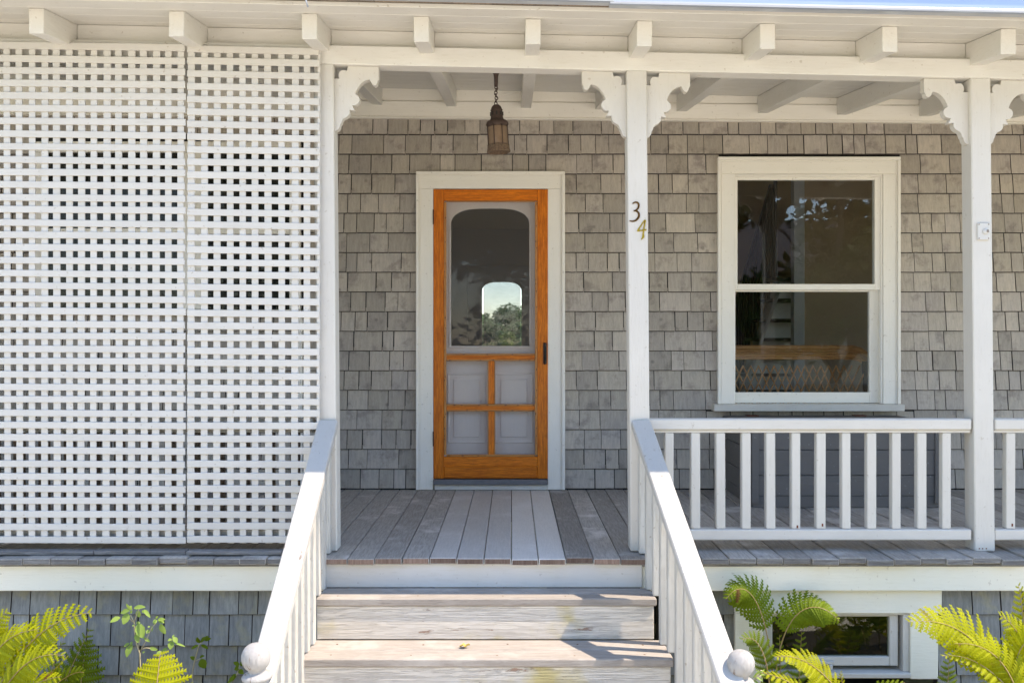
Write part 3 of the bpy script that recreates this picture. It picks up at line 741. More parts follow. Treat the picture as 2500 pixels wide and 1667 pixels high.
# ------------------------------------------------------------------ lattice panels
def lattice(label, px0, px1, nv, first, step, slope, y_off, nh=40, xr=None):
    d = 4.665; x0, x1 = X(px0, d), X(px1, d)
    t = thing('lattice_panel', label, 'lattice', ((x0 + x1) / 2, d - D0, .03), 'white lattice panels screening the porch')
    yv = d - D0
    zt, zb = Z(101, d), Z(1322, d)
    f = lambda v: Vector((v.x, v.y, v.z - slope[0] * max(0, (v.z - .6)) / 2 * (v.x - x0) - slope[1] * (v.x - x0) - slope[2] * min(1, max(0, v.z / 2.4))))
    vw = .0332
    for k in range(nv):
        cxx = X(first + k * step, d) + random.uniform(-.0035, .0035); r1 = random.uniform(-.003, .003)
        w2 = vw / 2 + random.uniform(-.001, .001)
        a, b = max(cxx - w2, x0 + .001), min(cxx + w2, x1 - .001)
        if b - a < .006: continue
        backed(box('upright_slat', mlat, t, (a, yv + y_off, zb - .005), (b, yv + .0075 + y_off, zt), .0012, lambda v, r1=r1: f(Vector((v.x + r1 * (v.z - 1.2), v.y, v.z)))), mraw)
    pit = (zt - zb - .036) / (nh - 1)
    for k in range(nh):
        zc_ = zb + pit * k + random.uniform(-.0026, .0026); hh = .0332 + random.uniform(-.0014, .0012); rr = random.uniform(-.0016, .0016)
        jx = random.uniform(-.003, .003)
        xe = x1 + jx
        # lower right slats stop against the stair rail
        backed(box('cross_slat', mlat, t, (x0 + .002, yv - .0082 + y_off, zc_), (xe, yv - .0004 + y_off, zc_ + hh), .0015, lambda v, rr=rr: f(Vector((v.x, v.y, v.z + rr * (v.x - x0) * 3)))), mraw)
    return t
d_ = 4.665
lattice('wide white lattice panel at the far end, butting the seam', -130, 453.5, 20, -110 + 5, 30.3, (.010, .004, -.002), 0)
lattice('narrow white lattice panel between the seam and the first post', 457, 781, 11, 467, 31.4, (.020, .003, .018), -.001)

# ------------------------------------------------------------------ porch railings
def railing(label, x0, x1, bxs, bm_=None):
    t = thing('porch_railing', label, 'railing', ((x0 + x1) / 2, yP + .03, 0), 'white railings between the porch posts')
    d = 4.70
    box('top_rail', mwx, t, (x0, yP + .004, Z(1049, d)), (x1, yP + .080, Z(1022, d)), .006)
    box('rail_fillet', mwx, t, (x0, yP + .018, Z(1056, d)), (x1, yP + .066, Z(1049.3, d)), .002)
    box('bottom_rail', mwx, t, (x0, yP + .006, Z(1317.5, d)), (x1, yP + .085, Z(1291.5, d)), .005)
    for bx in bxs:
        w_ = random.uniform(.0435, .0465); ln = random.uniform(-.003, .004)
        box('baluster', bm_ or mwz, t, (bx, yP + .020, Z(1291.3, d)), (bx + w_, yP + .064, Z(1056.3, d)), .004, lambda v, ln=ln: Vector((v.x - ln * (v.z - .2), v.y, v.z)))
    return t
crop = lambda c: 1650 + c / 2.767
rl = railing('white railing with square balusters in front of the gray chest', X(1582, 4.70), X(2374, 4.69), [X(1623, 4.71)] + [X(crop(c) + 3, 4.71) for c in (95, 265, 438, 603, 775, 942, 1115, 1285, 1453, 1625, 1793)])
rr_ = railing('short end of white railing beyond the last post by the frame edge', X(2428, 4.70), 4.4, [X(2457, 4.71) + .126 * k for k in range(14)])
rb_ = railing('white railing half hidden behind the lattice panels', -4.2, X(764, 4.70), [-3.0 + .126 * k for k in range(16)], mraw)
# rust stains: nail heads at the foot of some balusters
for c, pz in ((825, 1285), (995, 1281), (2280, 1281)):
    box('rusty_nail', mrusth, rl if c < 2000 else rr_, (X(crop(c) - 2, 4.70), yP + .0185, Z(pz + 4, 4.7)), (X(crop(c) + 2, 4.7), yP + .0205, Z(pz - 3, 4.7)), .0005)

# ------------------------------------------------------------------ steps
stp = thing('front_steps', 'weathered wooden front steps with flaking white risers below the door', 'steps', (-.12, -2.6, -.92))
TR = [(-.147, 4.373, -.912, .672), (-.340, 4.113, -.921, .707), (-.533, 3.853, -.93, .745), (-.726, 3.593, -.94, .78)]
box('riser', mriser0, stp, (-.909, 4.570 - D0, -.1475), (.632, 4.600 - D0, -.0315), .003)
prev = 4.570
for i, (z, nose, xa, xb) in enumerate(TR):
    mid = (nose + prev) / 2 - .01
    box('tread_board', mtread, stp, (xa, nose - D0, z - .036), (xb, mid - D0 - .002, z), .005)
    box('tread_board', mtread, stp, (xa + .003, mid - D0 + .002, z - .036), (xb - .004, prev - D0 - .002 if i else 4.569 - D0, z - random.uniform(0, .002)), .004)
    rb = nose + .009
    zb = TR[i + 1][0] if i + 1 < len(TR) else -.92
    box('riser', mriser, stp, (xa + .004, rb - D0, zb + .0005), (xb - .012, rb + .026 - D0, z - .0365), .003)
    prev = rb
for xs_ in (-.90, .60):
    V = []; Fc = []
    pr = [(4.56, -.36), (3.60, -.90), (3.60, -.95), (4.56, -.95)]
    for xx in (xs_, xs_ + .04): V += [(xx, d - D0, z) for d, z in pr]
    Fc = [[3, 2, 1, 0], [4, 5, 6, 7]] + [[i, (i + 1) % 4, 4 + (i + 1) % 4, 4 + i] for i in range(4)]
    mk('stringer', V, Fc, mback, stp)
scr = []
for (z, nose, xa, xb) in TR[:3]:
    for xx in (-.80, -.42, -.05, .28, .60):
        for dy_ in (.05, .20):
            q = Vector((xx + random.uniform(-.03, .03), nose - D0 + dy_ + random.uniform(-.01, .01), z)); scr.append(((q.x - .004, q.y - .004, z - .002), (q.x + .004, q.y + .004, z + .0006)))
multi('screw_head', mscrew, stp, scr, .0005)['kind'] = 'stuff'
# stair rails
def stair_rail(label, side):
    if side < 0:
        xt, xb = -.917, -.937; ball = (X(625, 3.5), Z(1603, 3.5), 3.5, .0535)
    else:
        xt, xb = .672, .805; ball = (X(1809, 3.55), Z(1618, 3.55), 3.55, .0515)
    t = thing('stair_railing', label, 'railing', (xb, 3.55 - D0, -.92), 'sloping handrails of the front steps')
    dtop, dbot = 4.686, 3.42
    zt = lambda d: (1.045 - .5457) + .748 * (d - 4.467)
    xx = lambda d: xt + (xb - xt) * (4.467 - d) / (4.467 - 3.6)
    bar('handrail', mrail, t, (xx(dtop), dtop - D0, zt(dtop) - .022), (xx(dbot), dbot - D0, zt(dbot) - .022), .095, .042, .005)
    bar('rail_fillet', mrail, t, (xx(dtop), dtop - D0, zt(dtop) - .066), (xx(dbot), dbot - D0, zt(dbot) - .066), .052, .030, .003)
    d = 4.650; k = 0
    while d > 3.62:
        zb = None
        for (z, nose, xa, xb_) in TR:
            if d > nose + .012: zb = z; break
        if zb is None: zb = -.92
        if d > 4.57: zb = .001
        xc = xx(d) + side * .004
        box('baluster', mbal, t, (xc - .022, d - D0 - .022, zb + .001), (xc + .022, d - D0 + .022, zt(d) - .088), .004)
        d -= .110; k += 1
    bx, bz, bd, br = ball
    prof = [(.0005, br * .98)] + [(br * math.sin(a) ** .85, br * .98 * math.cos(a)) for a in [math.pi * q / 16 for q in range(1, 14)]] + [(br * .60, -br * .93), (br * .55, -br * 1.0), (br * .62, -br * 1.06), (br * .95, -br * 1.14), (br * 1.07, -br * 1.30), (br * 1.05, -br * 1.45), (br * .80, -br * 1.60), (br * .78, -br * 1.75), (br * 1.0, -br * 1.85)]
    nw = box('newel_post', mrail, t, (bx - .05, bd - D0 - .05, -.94), (bx + .05, bd - D0 + .05, bz - br * 1.84), .004)
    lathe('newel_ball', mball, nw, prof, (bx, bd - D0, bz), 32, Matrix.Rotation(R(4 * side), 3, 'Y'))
stair_rail('sloping white handrail with ball newel beside the lattice', -1)
stair_rail('sloping white handrail with ball newel beside the numbered post', 1)

# ------------------------------------------------------------------ lantern
dl = 5.55
ln = thing('hanging_lantern', 'rusty ship lantern hanging on a chain above the screen door', 'lantern', P(1212, 380, dl))
sc_ = dl / F; u = sc_ / 6.533
tl = Matrix.Rotation(R(-3), 3, 'Y')
c0 = P(1211.5, 256, dl)
def lp(px, py): return (px * u, -(py - 630) * u)
prof = [lp(10, 628), lp(45, 634), lp(70, 655), lp(86, 690), lp(84, 700), lp(98, 712), lp(94, 730), lp(92, 780), lp(100, 840), lp(112, 868), lp(150, 890), lp(172, 915), lp(180, 938), lp(178, 955), lp(164, 972), lp(164, 985)]
lathe('hood', mrust, ln, prof, c0, 28, tl)
vent = [tl @ Vector((math.cos(a) * 94 * u, math.sin(a) * 94 * u, -145 * u)) + c0 for a in [R(-90 + q * 45) for q in range(8)]]
multi('vent', mback, ln, [((v.x - .005, v.y - .005, v.z - .011), (v.x + .005, v.y + .005, v.z + .011)) for v in vent], .001)
gp = []
for q in range(25):
    z = 985 + q * 12; gp.append(lp(158 + (3.5 if q % 2 else -2) + (q * .25), z))
lathe('ribbed_glass', mlglass, ln, gp, c0, 28, tl)
for k in range(8):
    a = R(20 + k * 45 + 50); pts = [tl @ Vector((172 * u * math.cos(a), 172 * u * math.sin(a), -(z - 630) * u)) + c0 for z in (955, 1050, 1150, 1290)]
    tube('guard_wire', mrust, ln, pts, .0028, 6)
lathe('base', mrust2, ln, [lp(165, 1262), lp(176, 1268), lp(174, 1290), lp(178, 1330), lp(186, 1365), lp(190, 1378), lp(184, 1390), lp(150, 1392), lp(148, 1340), lp(20, 1330)], c0, 28, tl)
hook = P(1211, 181, dl)
lathe('canopy', mrust, ln, [(.006, -.075), (.011, -.07), (.012, -.02), (.016, 0), (.026, .010), (.026, TOPZ(dl) - hook.z - .0222 * hook.x)], hook, 16)
ztop = hook.z - .07; zbot = c0.z
nl = 7
for k in range(nl):
    zc_ = ztop + (zbot - ztop) * (k + .5) / nl; hl = (ztop - zbot) / nl * .78; ax = k % 2
    pts = []
    for q in range(13):
        a = 2 * math.pi * q / 12; s = .0085 * math.cos(a); v = (hl) * math.sin(a) * .85
        pts.append(Vector((hook.x + (s if ax == 0 else s * .35) + .002 * math.sin(k * 2), hook.y + (s if ax else s * .2), zc_ + v)))
    tube('chain_link', mrust, ln, pts, .0026, 6)
tube('wire', mrust, ln, [Vector((hook.x + .012 * math.sin(q * 1.3), hook.y - .01 * math.cos(q * 1.7), ztop + (zbot - ztop) * q / 9)) for q in range(10)], .002, 5)
tube('supply_wire', mcream, ln, [P(1220, 234, dl), P(1245, 228, dl + .1), P(1275, 224, dl + .3)], .002, 5)

# ------------------------------------------------------------------ house numbers
def stroke(name, mat, pts, wds, y, th, label, cat):
    n = len(pts); L = []; Rr = []
    for i in range(n):
        a = Vector(pts[max(i - 1, 0)]); b = Vector(pts[min(i + 1, n - 1)]); t = (b - a).normalized(); q = Vector((-t.y, t.x)) * wds[i] / 2
        L.append(Vector(pts[i]) + q); Rr.append(Vector(pts[i]) - q)
    V = []; Fc = []
    for i in range(n):
        for p_, yy in ((L[i], y), (L[i] * .7 + Rr[i] * .3, y - th), (L[i] * .3 + Rr[i] * .7, y - th), (Rr[i], y)): V.append((p_.x, yy, p_.y))
    for i in range(n - 1):
        a = i * 4; Fc += [[a + k, a + k + 1, a + 5 + k, a + 4 + k] for k in range(3)]
    Fc += [[0, 1, 2, 3], [4 * n - 1, 4 * n - 2, 4 * n - 3, 4 * n - 4]]
    return V, Fc
dn = 4.688
def npt(cx_, cy_): p = P(1500 + cx_ / 9.8, 460 + cy_ / 9.8, dn); return (p.x, p.z)
def smooth(pts, m=5):
    out = []
    for i in range(len(pts) - 1):
        p0, p1, p2, p3 = (Vector(pts[max(i - 1, 0)]), Vector(pts[i]), Vector(pts[i + 1]), Vector(pts[min(i + 2, len(pts) - 1)]))
        for k in range(m):
            s = k / m; out.append(tuple(.5 * (2 * p1 + (p2 - p0) * s + (2 * p0 - 5 * p1 + 4 * p2 - p3) * s * s + (3 * p1 - p0 - 3 * p2 + p3) * s ** 3)))
    return out + [tuple(pts[-1])]
c3 = smooth([npt(*q) for q in ((435, 365), (475, 335), (530, 328), (575, 360), (583, 420), (560, 480), (510, 520), (462, 535))], 4)
c3b = smooth([npt(*q) for q in ((462, 535), (520, 535), (575, 575), (590, 640), (565, 710), (510, 760), (440, 782), (362, 772))], 4)
ww = lambda n, a, b: [a + (b - a) * math.sin(math.pi * min(1, (i / (n - 1)) * 1.0)) for i in range(n)]
yN = yP - .0005
g = join(stroke('', 0, c3, ww(len(c3), .0065, .0105), yN, .006, '', ''), stroke('', 0, c3b, ww(len(c3b), .0065, .0115), yN, .006, '', ''))
tag(mk('house_number', *g, mbronze), 'dark bronze digit 3 nailed high on the middle porch post', 'house number')
s4 = [([(725, 755), (640, 880), (555, 1010)], (.007, .007, .009)), ([(548, 1012), (650, 1000), (765, 985)], (.009, .007, .009)), ([(742, 755), (705, 960), (690, 1090)], (.0085, .0075, .008)), ([(690, 1085), (694, 1150), (645, 1225)], (.009, .013, .004))]
g = join(*[stroke('', 0, [npt(*q) for q in a], b, yN - .0004 * i, .006, '', '') for i, (a, b) in enumerate(s4)])
tag(mk('house_number', *g, mbrass), 'shiny brass digit 4 hanging below the darker digit 3', 'house number')
# cover plate on the right-hand post
cp = thing('cover_plate', 'small white plastic cover plate screwed to the last post', 'cover plate', P(2399, 587, 4.69))
px0, px1, pz0, pz1 = X(2385, 4.69) , X(2414, 4.69), Z(586, 4.69), Z(544, 4.69)
box('plate', mplate, cp, (px0, yP - .010, pz0), (px1, yP - .0005, pz1), .004)
lathe('dome', mplate, cp, [(.016, -.001), (.016, .004), (.012, .008), (.002, .010)], (px1 - .022, yP - .0095, (pz0 + pz1) / 2), 16, Matrix.Rotation(R(90), 3, 'X'))
for a in (px0 + .006, px1 - .006):
    for b in (pz0 + .008, pz1 - .008): box('screw', mscrew, cp, (a - .0025, yP - .0125, b - .0025), (a + .0025, yP - .0095, b + .0025), .001)
multi('slot', mscrew, cp, [((px1 - .019 + .004 * k, yP - .0205, (pz0 + pz1) / 2 - .006), (px1 - .0175 + .004 * k, yP - .0185, (pz0 + pz1) / 2 + .008)) for k in range(3)], .0003)

# ------------------------------------------------------------------ gray chest under the window
ch = thing('storage_chest', 'gray painted wooden storage chest on the porch under the window', 'chest', (2.1, -.4, 0))
cxa, cxb, cya, cyb = 1.505, 2.70, 5.92 - D0, -.024
hz = [.075, .205, .365, .50]
for i in range(3):
    box('front_board', mbox, ch, (cxa + .022, cya - .002 * i, hz[i] + .001), (cxb - .022, cya + .020, hz[i + 1] - .002), .003)
    box('side_board', mbox, ch, (cxa, cya + .022, hz[i] + .001), (cxa + .020, cyb, hz[i + 1] - .002), .003)
    box('side_board', mbox, ch, (cxb - .020, cya + .022, hz[i] + .001), (cxb, cyb, hz[i + 1] - .002), .003)
for xx in (cxa, cxb - .045): box('corner_batten', mbox, ch, (xx, cya - .012, .03), (xx + .045, cya - .0045, .50), .002)
box('plinth', mbox, ch, (cxa + .01, cya + .006, .002), (cxb - .01, cya + .026, .0745), .002)
box('plinth', mbox, ch, (cxa + .003, cya + .0265, .002), (cxa + .018, cyb, .0745), .002)
box('lid', mbox, ch, (cxa - .02, cya - .03, .5005), (cxb + .02, cyb - .002, .524), .004)
for pxh in (1845, 2111): box('lid_hinge', mrusth, ch, (X(pxh, 6.5) - .04, -.10, .5245), (X(pxh, 6.5) + .04, -.03, .529), .001)

# ------------------------------------------------------------------ fallen leaf
V = []; Fc = []
bp = P(1134, 1579, 4.264); n = 9
for i in range(n + 1):
    t = i / n; wd = .018 * math.sin(math.pi * min(.97, t * .93 + .05)) + .001
    for s in (-1, -.4, .4, 1):
        V.append((bp.x - .022 + t * .044 + .003 * math.sin(t * 7), bp.y + s * wd * .9, -.3385 + .008 * abs(s) ** 1.5 + .008 * math.sin(t * 5) ** 2 + random.uniform(0, .002)))
for i in range(n):
    for k in range(3): a = i * 4 + k; Fc.append([a, a + 1, a + 5, a + 4])
fl = mk('fallen_leaf', V, Fc, mdryleaf, None, True); tag(fl, 'curled yellow dry leaf lying on the step', 'leaf')

# ------------------------------------------------------------------ plants
def bez(ps, t):
    ps = [Vector(p) for p in ps]
    while len(ps) > 1: ps = [ps[i].lerp(ps[i + 1], t) for i in range(len(ps) - 1)]
    return ps[0]
def frond(parent, ctrl, hw, face, mat, n=22, droop=.25, lean=.9, seed=0, base=.12, lobes=10):
    """ctrl: rachis control points, hw: half width in metres, face: direction the blade faces"""
    n = max(8, int(n * .88)); lobes = max(6, int(lobes * .85))
    rr = random.Random(seed); pts = [bez(ctrl, i / 40) for i in range(41)]
    L = sum((pts[i + 1] - pts[i]).length for i in range(40)); face = Vector(face).normalized()
    V, Fc = tube_geo(pts[::2], lambda t: .0032 * (1 - t) + .0007, 5); mi = [1] * len(Fc)
    for i in range(n):
        t = base + (1 - base) * (i + .3) / n; p = bez(ctrl, t); tg = (bez(ctrl, min(1, t + .02)) - bez(ctrl, max(0, t - .02))).normalized()
        side = tg.cross(face).normalized(); nrm = side.cross(tg).normalized()
        u = (t - base) / (1 - base); prof = (min(1, .45 + u * 2.2) if u < .25 else 1) * (1 - max(0, u - .12) / .88) ** .72
        for s in (-1, 1):
            Lp = hw * prof * rr.uniform(.9, 1.06) + .006
            dirv = (side * s + tg * lean * (.35 + .5 * u) + nrm * rr.uniform(-.12, .12)).normalized()
            across = dirv.cross(nrm).normalized()
            spacing = L * (1 - base) / n; bw = min(spacing * .74, Lp * .28)
            m = max(4, int(lobes * (Lp / hw) + 2)); org = p + tg * rr.uniform(-.002, .002) + tg * (spacing * .25 if s > 0 else 0)
            def at(q): return org + dirv * Lp * q - nrm * droop * Lp * q * q * 1.0 + tg * (.10 * Lp * q * q)
            c = [at(q / m) for q in range(m + 1)]
            bs = len(V); V += c
            for q in range(m):
                wq = bw * (1 - .35 * q / m - .6 * (q / m) ** 4) * rr.uniform(.88, 1.08) + .0012
                for sg in (-1, 1):
                    a = c[q]; b = c[q + 1]; d_ = (b - a); o_ = across * sg * wq + d_ * .55; cup = nrm * (-.12 * wq)
                    k = len(V); V += [a + d_ * .02 + o_ * .30 - d_ * .12 + cup, a + d_ * .30 + o_ + cup * 2, a + d_ * .62 + o_ * .92 + cup * 2, a + d_ * .90 + o_ * .22 + cup]
                    Fc.append([bs + q, k, k + 1, k + 2, k + 3, bs + q + 1] if sg > 0 else [bs + q + 1, k + 3, k + 2, k + 1, k, bs + q]); mi.append(0)
    return mk('frond', V, Fc, mat, parent, False, [mat, mfstem], mi)
def PP(l, d=None):
    return [P(*q) if len(q) == 3 else P(q[0], q[1], d) for q in l]
UPF = (0.1, -.75, .65)
GZ = -.93
def fern(label, base, specs, seed):
    b = P(base[0], 1700, base[1]); b.z = GZ
    t = thing('fern', label, 'fern', b, 'ferns growing against the porch skirt')
    for i, (pts, hw, face, mat, kw) in enumerate(specs):
        ctrl = PP(pts)
        frond(t, ctrl, hw, face, mat, seed=seed * 31 + i, **kw)
    # short basal stems to the ground
    for i, (pts, hw, face, mat, kw) in enumerate(specs):
        a = PP(pts)[0]
        if a.z > GZ + .02:
            tube('stem', mfstem, t, [b + Vector(((a.x - b.x) * .2, (a.y - b.y) * .2, 0)), b.lerp(a, .6) + Vector(((a.x - b.x) * .15, 0, 0)), a], .0035, 5)
    return t
fern('yellow-green sunlit fern in the corner below the wide lattice panel', (-30, 4.15), [
    ([(-25, 1720, 4.10), (30, 1600, 4.08), (110, 1500, 4.05), (228, 1494, 3.98)], .150, (-.1, -.8, .55), mfern, dict(n=19, droop=.12, lean=.7, lobes=11)),
    ([(-70, 1720, 4.2), (-50, 1600, 4.15), (-40, 1540, 4.12), (20, 1490, 4.1)], .12, (.3, -.8, .6), mfern, dict(n=18)),
    ([(40, 1790, 4.15), (90, 1690, 4.10), (120, 1640, 4.05), (165, 1600, 3.97)], .075, (.2, -.5, .8), mfern, dict(n=14)),
    ([(-30, 1760, 4.05), (20, 1650, 4.02), (70, 1580, 3.98), (160, 1600, 3.9)], .11, (-.1, -.8, .55), mfern, dict(n=17)),
    ([(-60, 1700, 4.12), (-30, 1600, 4.1), (10, 1540, 4.08), (95, 1535, 4.02)], .11, (-.1, -.75, .6), mfern, dict(n=17)),
    ([(20, 1800, 4.22), (90, 1700, 4.2), (170, 1630, 4.16), (205, 1640, 4.1)], .08, (.1, -.8, .5), mfern2, dict(n=15)),
    ([(-10, 1760, 4.0), (40, 1690, 3.98), (80, 1660, 3.95), (150, 1650, 3.9)], .09, (0, -.7, .7), mfern, dict(n=15))], 1)
fern('dark green shaded fern between the sunlit corner fern and the jewelweed', (190, 4.5), [
    ([(185, 1790, 4.53), (195, 1690, 4.53), (203, 1610, 4.53), (212, 1560, 4.50)], .135, (.0, -1, .15), mfern2, dict(n=13, lean=.35, lobes=12)),
    ([(120, 1760, 4.52), (150, 1680, 4.52), (185, 1600, 4.50), (222, 1530, 4.46)], .085, (.1, -1, .1), mfern2, dict(n=14, lean=.6)),
    ([(90, 1780, 4.50), (110, 1690, 4.50), (120, 1640, 4.48), (155, 1562, 4.44)], .075, (-.1, -1, .2), mfern2, dict(n=13)),
    ([(60, 1780, 4.45), (60, 1700, 4.45), (30, 1650, 4.45), (20, 1600, 4.4)], .08, (0, -1, .3), mfern2, dict(n=13))], 2)
fern('bright yellow fern frond standing in front of the jewelweed', (375, 4.1), [
    ([(372, 1800, 4.05), (378, 1710, 4.04), (386, 1640, 4.06), (392, 1588, 4.16)], .185, (0.05, -.85, .55), mfern, dict(n=13, lean=.28, droop=.16, lobes=15, base=.05))], 3)
fern('olive green shaded fern in front of the cellar window', (1890, 4.45), [
    ([(1890, 1720, 4.50), (1885, 1500, 4.47), (1830, 1380, 4.44), (1772, 1462, 4.40)], .115, (-.15, -.75, .62), mfern2, dict(n=21, lobes=9, droop=.55, lean=.5, base=.34)),
    ([(1890, 1720, 4.48), (1890, 1480, 4.44), (1985, 1440, 4.40), (2050, 1515, 4.36)], .115, (.1, -.75, .62), mfern2, dict(n=21, lobes=9, droop=.55, lean=.45, base=.34)),
    ([(1950, 1720, 4.55), (1950, 1640, 4.55), (1955, 1590, 4.54), (1957, 1540, 4.52)], .065, (.1, -1, .1), mfern2, dict(n=11, lean=.3)),
    ([(1880, 1720, 4.42), (1880, 1600, 4.40), (1850, 1540, 4.38), (1812, 1560, 4.34)], .07, (-.2, -.8, .5), mfern2, dict(n=15)),
    ([(1905, 1730, 4.50), (1905, 1660, 4.48), (1905, 1600, 4.48), (1903, 1548, 4.45)], .045, (.1, -1, .1), mfern2, dict(n=12, lean=.4))], 4)
fern('sunny yellow fern spreading below the cellar window sill', (2060, 4.15), [
    ([(2090, 1760, 4.15), (2030, 1640, 4.12), (1960, 1590, 4.08), (1893, 1602, 4.02)], .095, (-.25, -.55, .8), mfern, dict(n=19, droop=.2, lean=.75, base=.2)),
    ([(2080, 1760, 4.18), (2060, 1690, 4.16), (2055, 1660, 4.14), (2052, 1640, 4.12)], .02, (0, -1, .4), mfern, dict(n=9)),
    ([(2040, 1790, 4.05), (1980, 1690, 4.02), (1930, 1650, 4.0), (1850, 1640, 3.96)], .07, (-.2, -.5, .85), mfern, dict(n=15)),
    ([(1985, 1790, 4.2), (1970, 1720, 4.2), (1920, 1670, 4.18), (1870, 1680, 4.16)], .06, (0, -.8, .6), mfern2, dict(n=12)),
    ([(2090, 1790, 4.3), (2120, 1700, 4.3), (2150, 1670, 4.28), (2210, 1665, 4.25)], .07, (0, -.6, .8), mfern2, dict(n=13))], 5)
fern('large pale yellow fern arching in from the frame edge beside the cellar window', (2470, 4.15), [
    ([(2470, 1740, 4.10), (2420, 1570, 4.06), (2340, 1500, 4.02), (2216, 1517, 3.94)], .145, (-.15, -.8, .6), mfern, dict(n=23, droop=.28, lean=.62, base=.22)),
    ([(2480, 1740, 4.05), (2470, 1600, 4.02), (2480, 1560, 4.0), (2560, 1540, 3.96)], .12, (.2, -.7, .7), mfern, dict(n=20, droop=.25)),
    ([(2510, 1700, 4.15), (2505, 1590, 4.15), (2500, 1490, 4.13), (2486, 1424, 4.08)], .075, (-.1, -.9, .4), mfern, dict(n=17)),
    ([(2490, 1700, 4.1), (2440, 1620, 4.08), (2410, 1610, 4.02), (2398, 1672, 3.96)], .06, (-.2, -.6, .75), mfern, dict(n=13, droop=.3)),
    ([(2490, 1720, 4.0), (2440, 1640, 3.98), (2370, 1590, 3.95), (2300, 1600, 3.9)], .06, (-.2, -.5, .8), mfern, dict(n=15)),
    ([(2500, 1760, 4.0), (2480, 1640, 3.98), (2430, 1560, 3.96), (2330, 1570, 3.9)], .11, (-.2, -.8, .55), mfern, dict(n=17, droop=.35)),
    ([(2530, 1740, 4.08), (2520, 1620, 4.05), (2500, 1530, 4.03), (2440, 1500, 3.98)], .10, (-.1, -.8, .55), mfern, dict(n=17, droop=.3)),
    ([(2420, 1800, 4.05), (2430, 1700, 4.03), (2450, 1650, 4.0), (2440, 1600, 3.95)], .08, (0, -.9, .4), mfern2, dict(n=13)),
    ([(2315, 1790, 4.42), (2312, 1710, 4.42), (2314, 1650, 4.42), (2318, 1598, 4.40)], .068, (0, -1, .15), mfern2, dict(n=13, lean=.4)),
    ([(2440, 1790, 4.25), (2470, 1700, 4.25), (2480, 1640, 4.25), (2500, 1560, 4.2)], .09, (.1, -.9, .4), mfern2, dict(n=15))], 6)

for lb, bx_, by_, sd_ in (('low fern out in the bed mirrored in the cellar window nearest the steps', 1.55, -3.05, 71), ('low fern out in the bed mirrored in the cellar window far from the steps', 2.35, -3.15, 72), ('low fern out in the bed mirrored in the middle of the cellar window', 1.95, -2.85, 73)):
    rf = random.Random(sd_); t = thing('fern', lb, 'fern', (bx_, by_, -.88), 'ferns growing against the porch skirt')
    for k in range(8):
        a = k * .785 + rf.uniform(-.3, .3); b0 = Vector((bx_, by_, -.88)); dv = Vector((math.cos(a), math.sin(a), 0)); L_ = rf.uniform(.32, .45)
        zt_ = -.42 + .16 * (by_ + 2.85)
        frond(t, [b0, b0 + dv * L_ * .3 + Vector((0, 0, .35)), b0 + dv * L_ * .75 + Vector((0, 0, .42)), b0 + dv * L_ + Vector((0, 0, .25))], .09, dv * .4 + Vector((0, 0, 1)), mfern if k % 2 else mfern2, n=18, seed=sd_ + k)
def leaf_geo(base, tip, wd, face, curl=.15, n=8):
    base = Vector(base); tip = Vector(tip); ax = tip - base; L = ax.length; face = Vector(face).normalized()
    s = ax.cross(face).normalized(); nrm = s.cross(ax).normalized(); V = []; Fc = []
    for i in range(n + 1):
        t = i / n; w_ = wd / 2 * (math.sin(math.pi * t ** .85) ** .8) + .0004
        c = base + ax * t - nrm * curl * L * (t - .3) ** 2
        tooth = 1 + (.07 if i % 2 else -.05)
        V += [c - s * w_ * tooth + nrm * w_ * .25, c, c + s * w_ * tooth + nrm * w_ * .25]
    for i in range(n):
        a = i * 3; Fc += [[a, a + 1, a + 4, a + 3], [a + 1, a + 2, a + 5, a + 4]]
    return V, Fc
def weed(label, base, stems, leaves, o, sc, dmain, mat, group):
    b = P(base, 1700, dmain); b.z = GZ
    t = thing('jewelweed_plant', label, 'plant', b, group)
    q = lambda c, dd=0: P(o[0] + c[0] / sc, o[1] + c[1] / sc, dmain + dd)
    for i, s in enumerate(stems):
        pts = [q(c) for c in s]
        if i == 0: pts = [b, b.lerp(pts[0], .5) + Vector((.01, 0, 0))] + pts
        tube('stem', mjstem, t, pts, .0032 if i == 0 else .002, 6)
    for (a, c, wd, fc) in leaves:
        V, Fc = leaf_geo(q(a), q(c, random.uniform(-.03, .01)), wd / sc * dmain / F, fc)
        mk('leaf', V, Fc, mat, t, True)
rl_ = random.Random(11)
UPL = lambda: (rl_.uniform(-.4, .4), -.7, rl_.uniform(.3, .9))
JL = [((230, 290), (95, 350), 70), ((330, 240), (262, 382), 92), ((455, 370), (520, 560), 118), ((380, 630), (300, 800), 100), ((430, 500), (455, 615), 62), ((745, 370), (800, 512), 90), ((650, 400), (625, 478), 55), ((885, 590), (865, 702), 76), ((905, 540), (955, 620), 62),
      ((920, 615), (1055, 660), 26), ((600, 680), (705, 705), 44), ((530, 548), (610, 605), 36), ((345, 620), (270, 665), 40), ((380, 200), (300, 120), 50), ((400, 170), (545, 155), 62), ((450, 200), (470, 295), 60), ((530, 190), (608, 290), 44), ((350, 200), (225, 235), 66), ((340, 190), (372, 140), 40), ((385, 215), (350, 235), 40), ((510, 200), (525, 232), 28),
      ((700, 330), (640, 360), 50), ((705, 320), (800, 315), 46), ((715, 330), (790, 360), 48), ((690, 310), (700, 268), 30), ((660, 360), (680, 385), 36), ((600, 420), (585, 400), 26), ((600, 450), (560, 495), 40), ((890, 570), (832, 590), 46), ((895, 560), (915, 510), 24), ((755, 720), (690, 770), 60), ((760, 720), (830, 690), 50), ((510, 740), (540, 730), 22), ((420, 380), (385, 405), 40), ((430, 365), (485, 360), 36), ((380, 600), (360, 640), 30)]
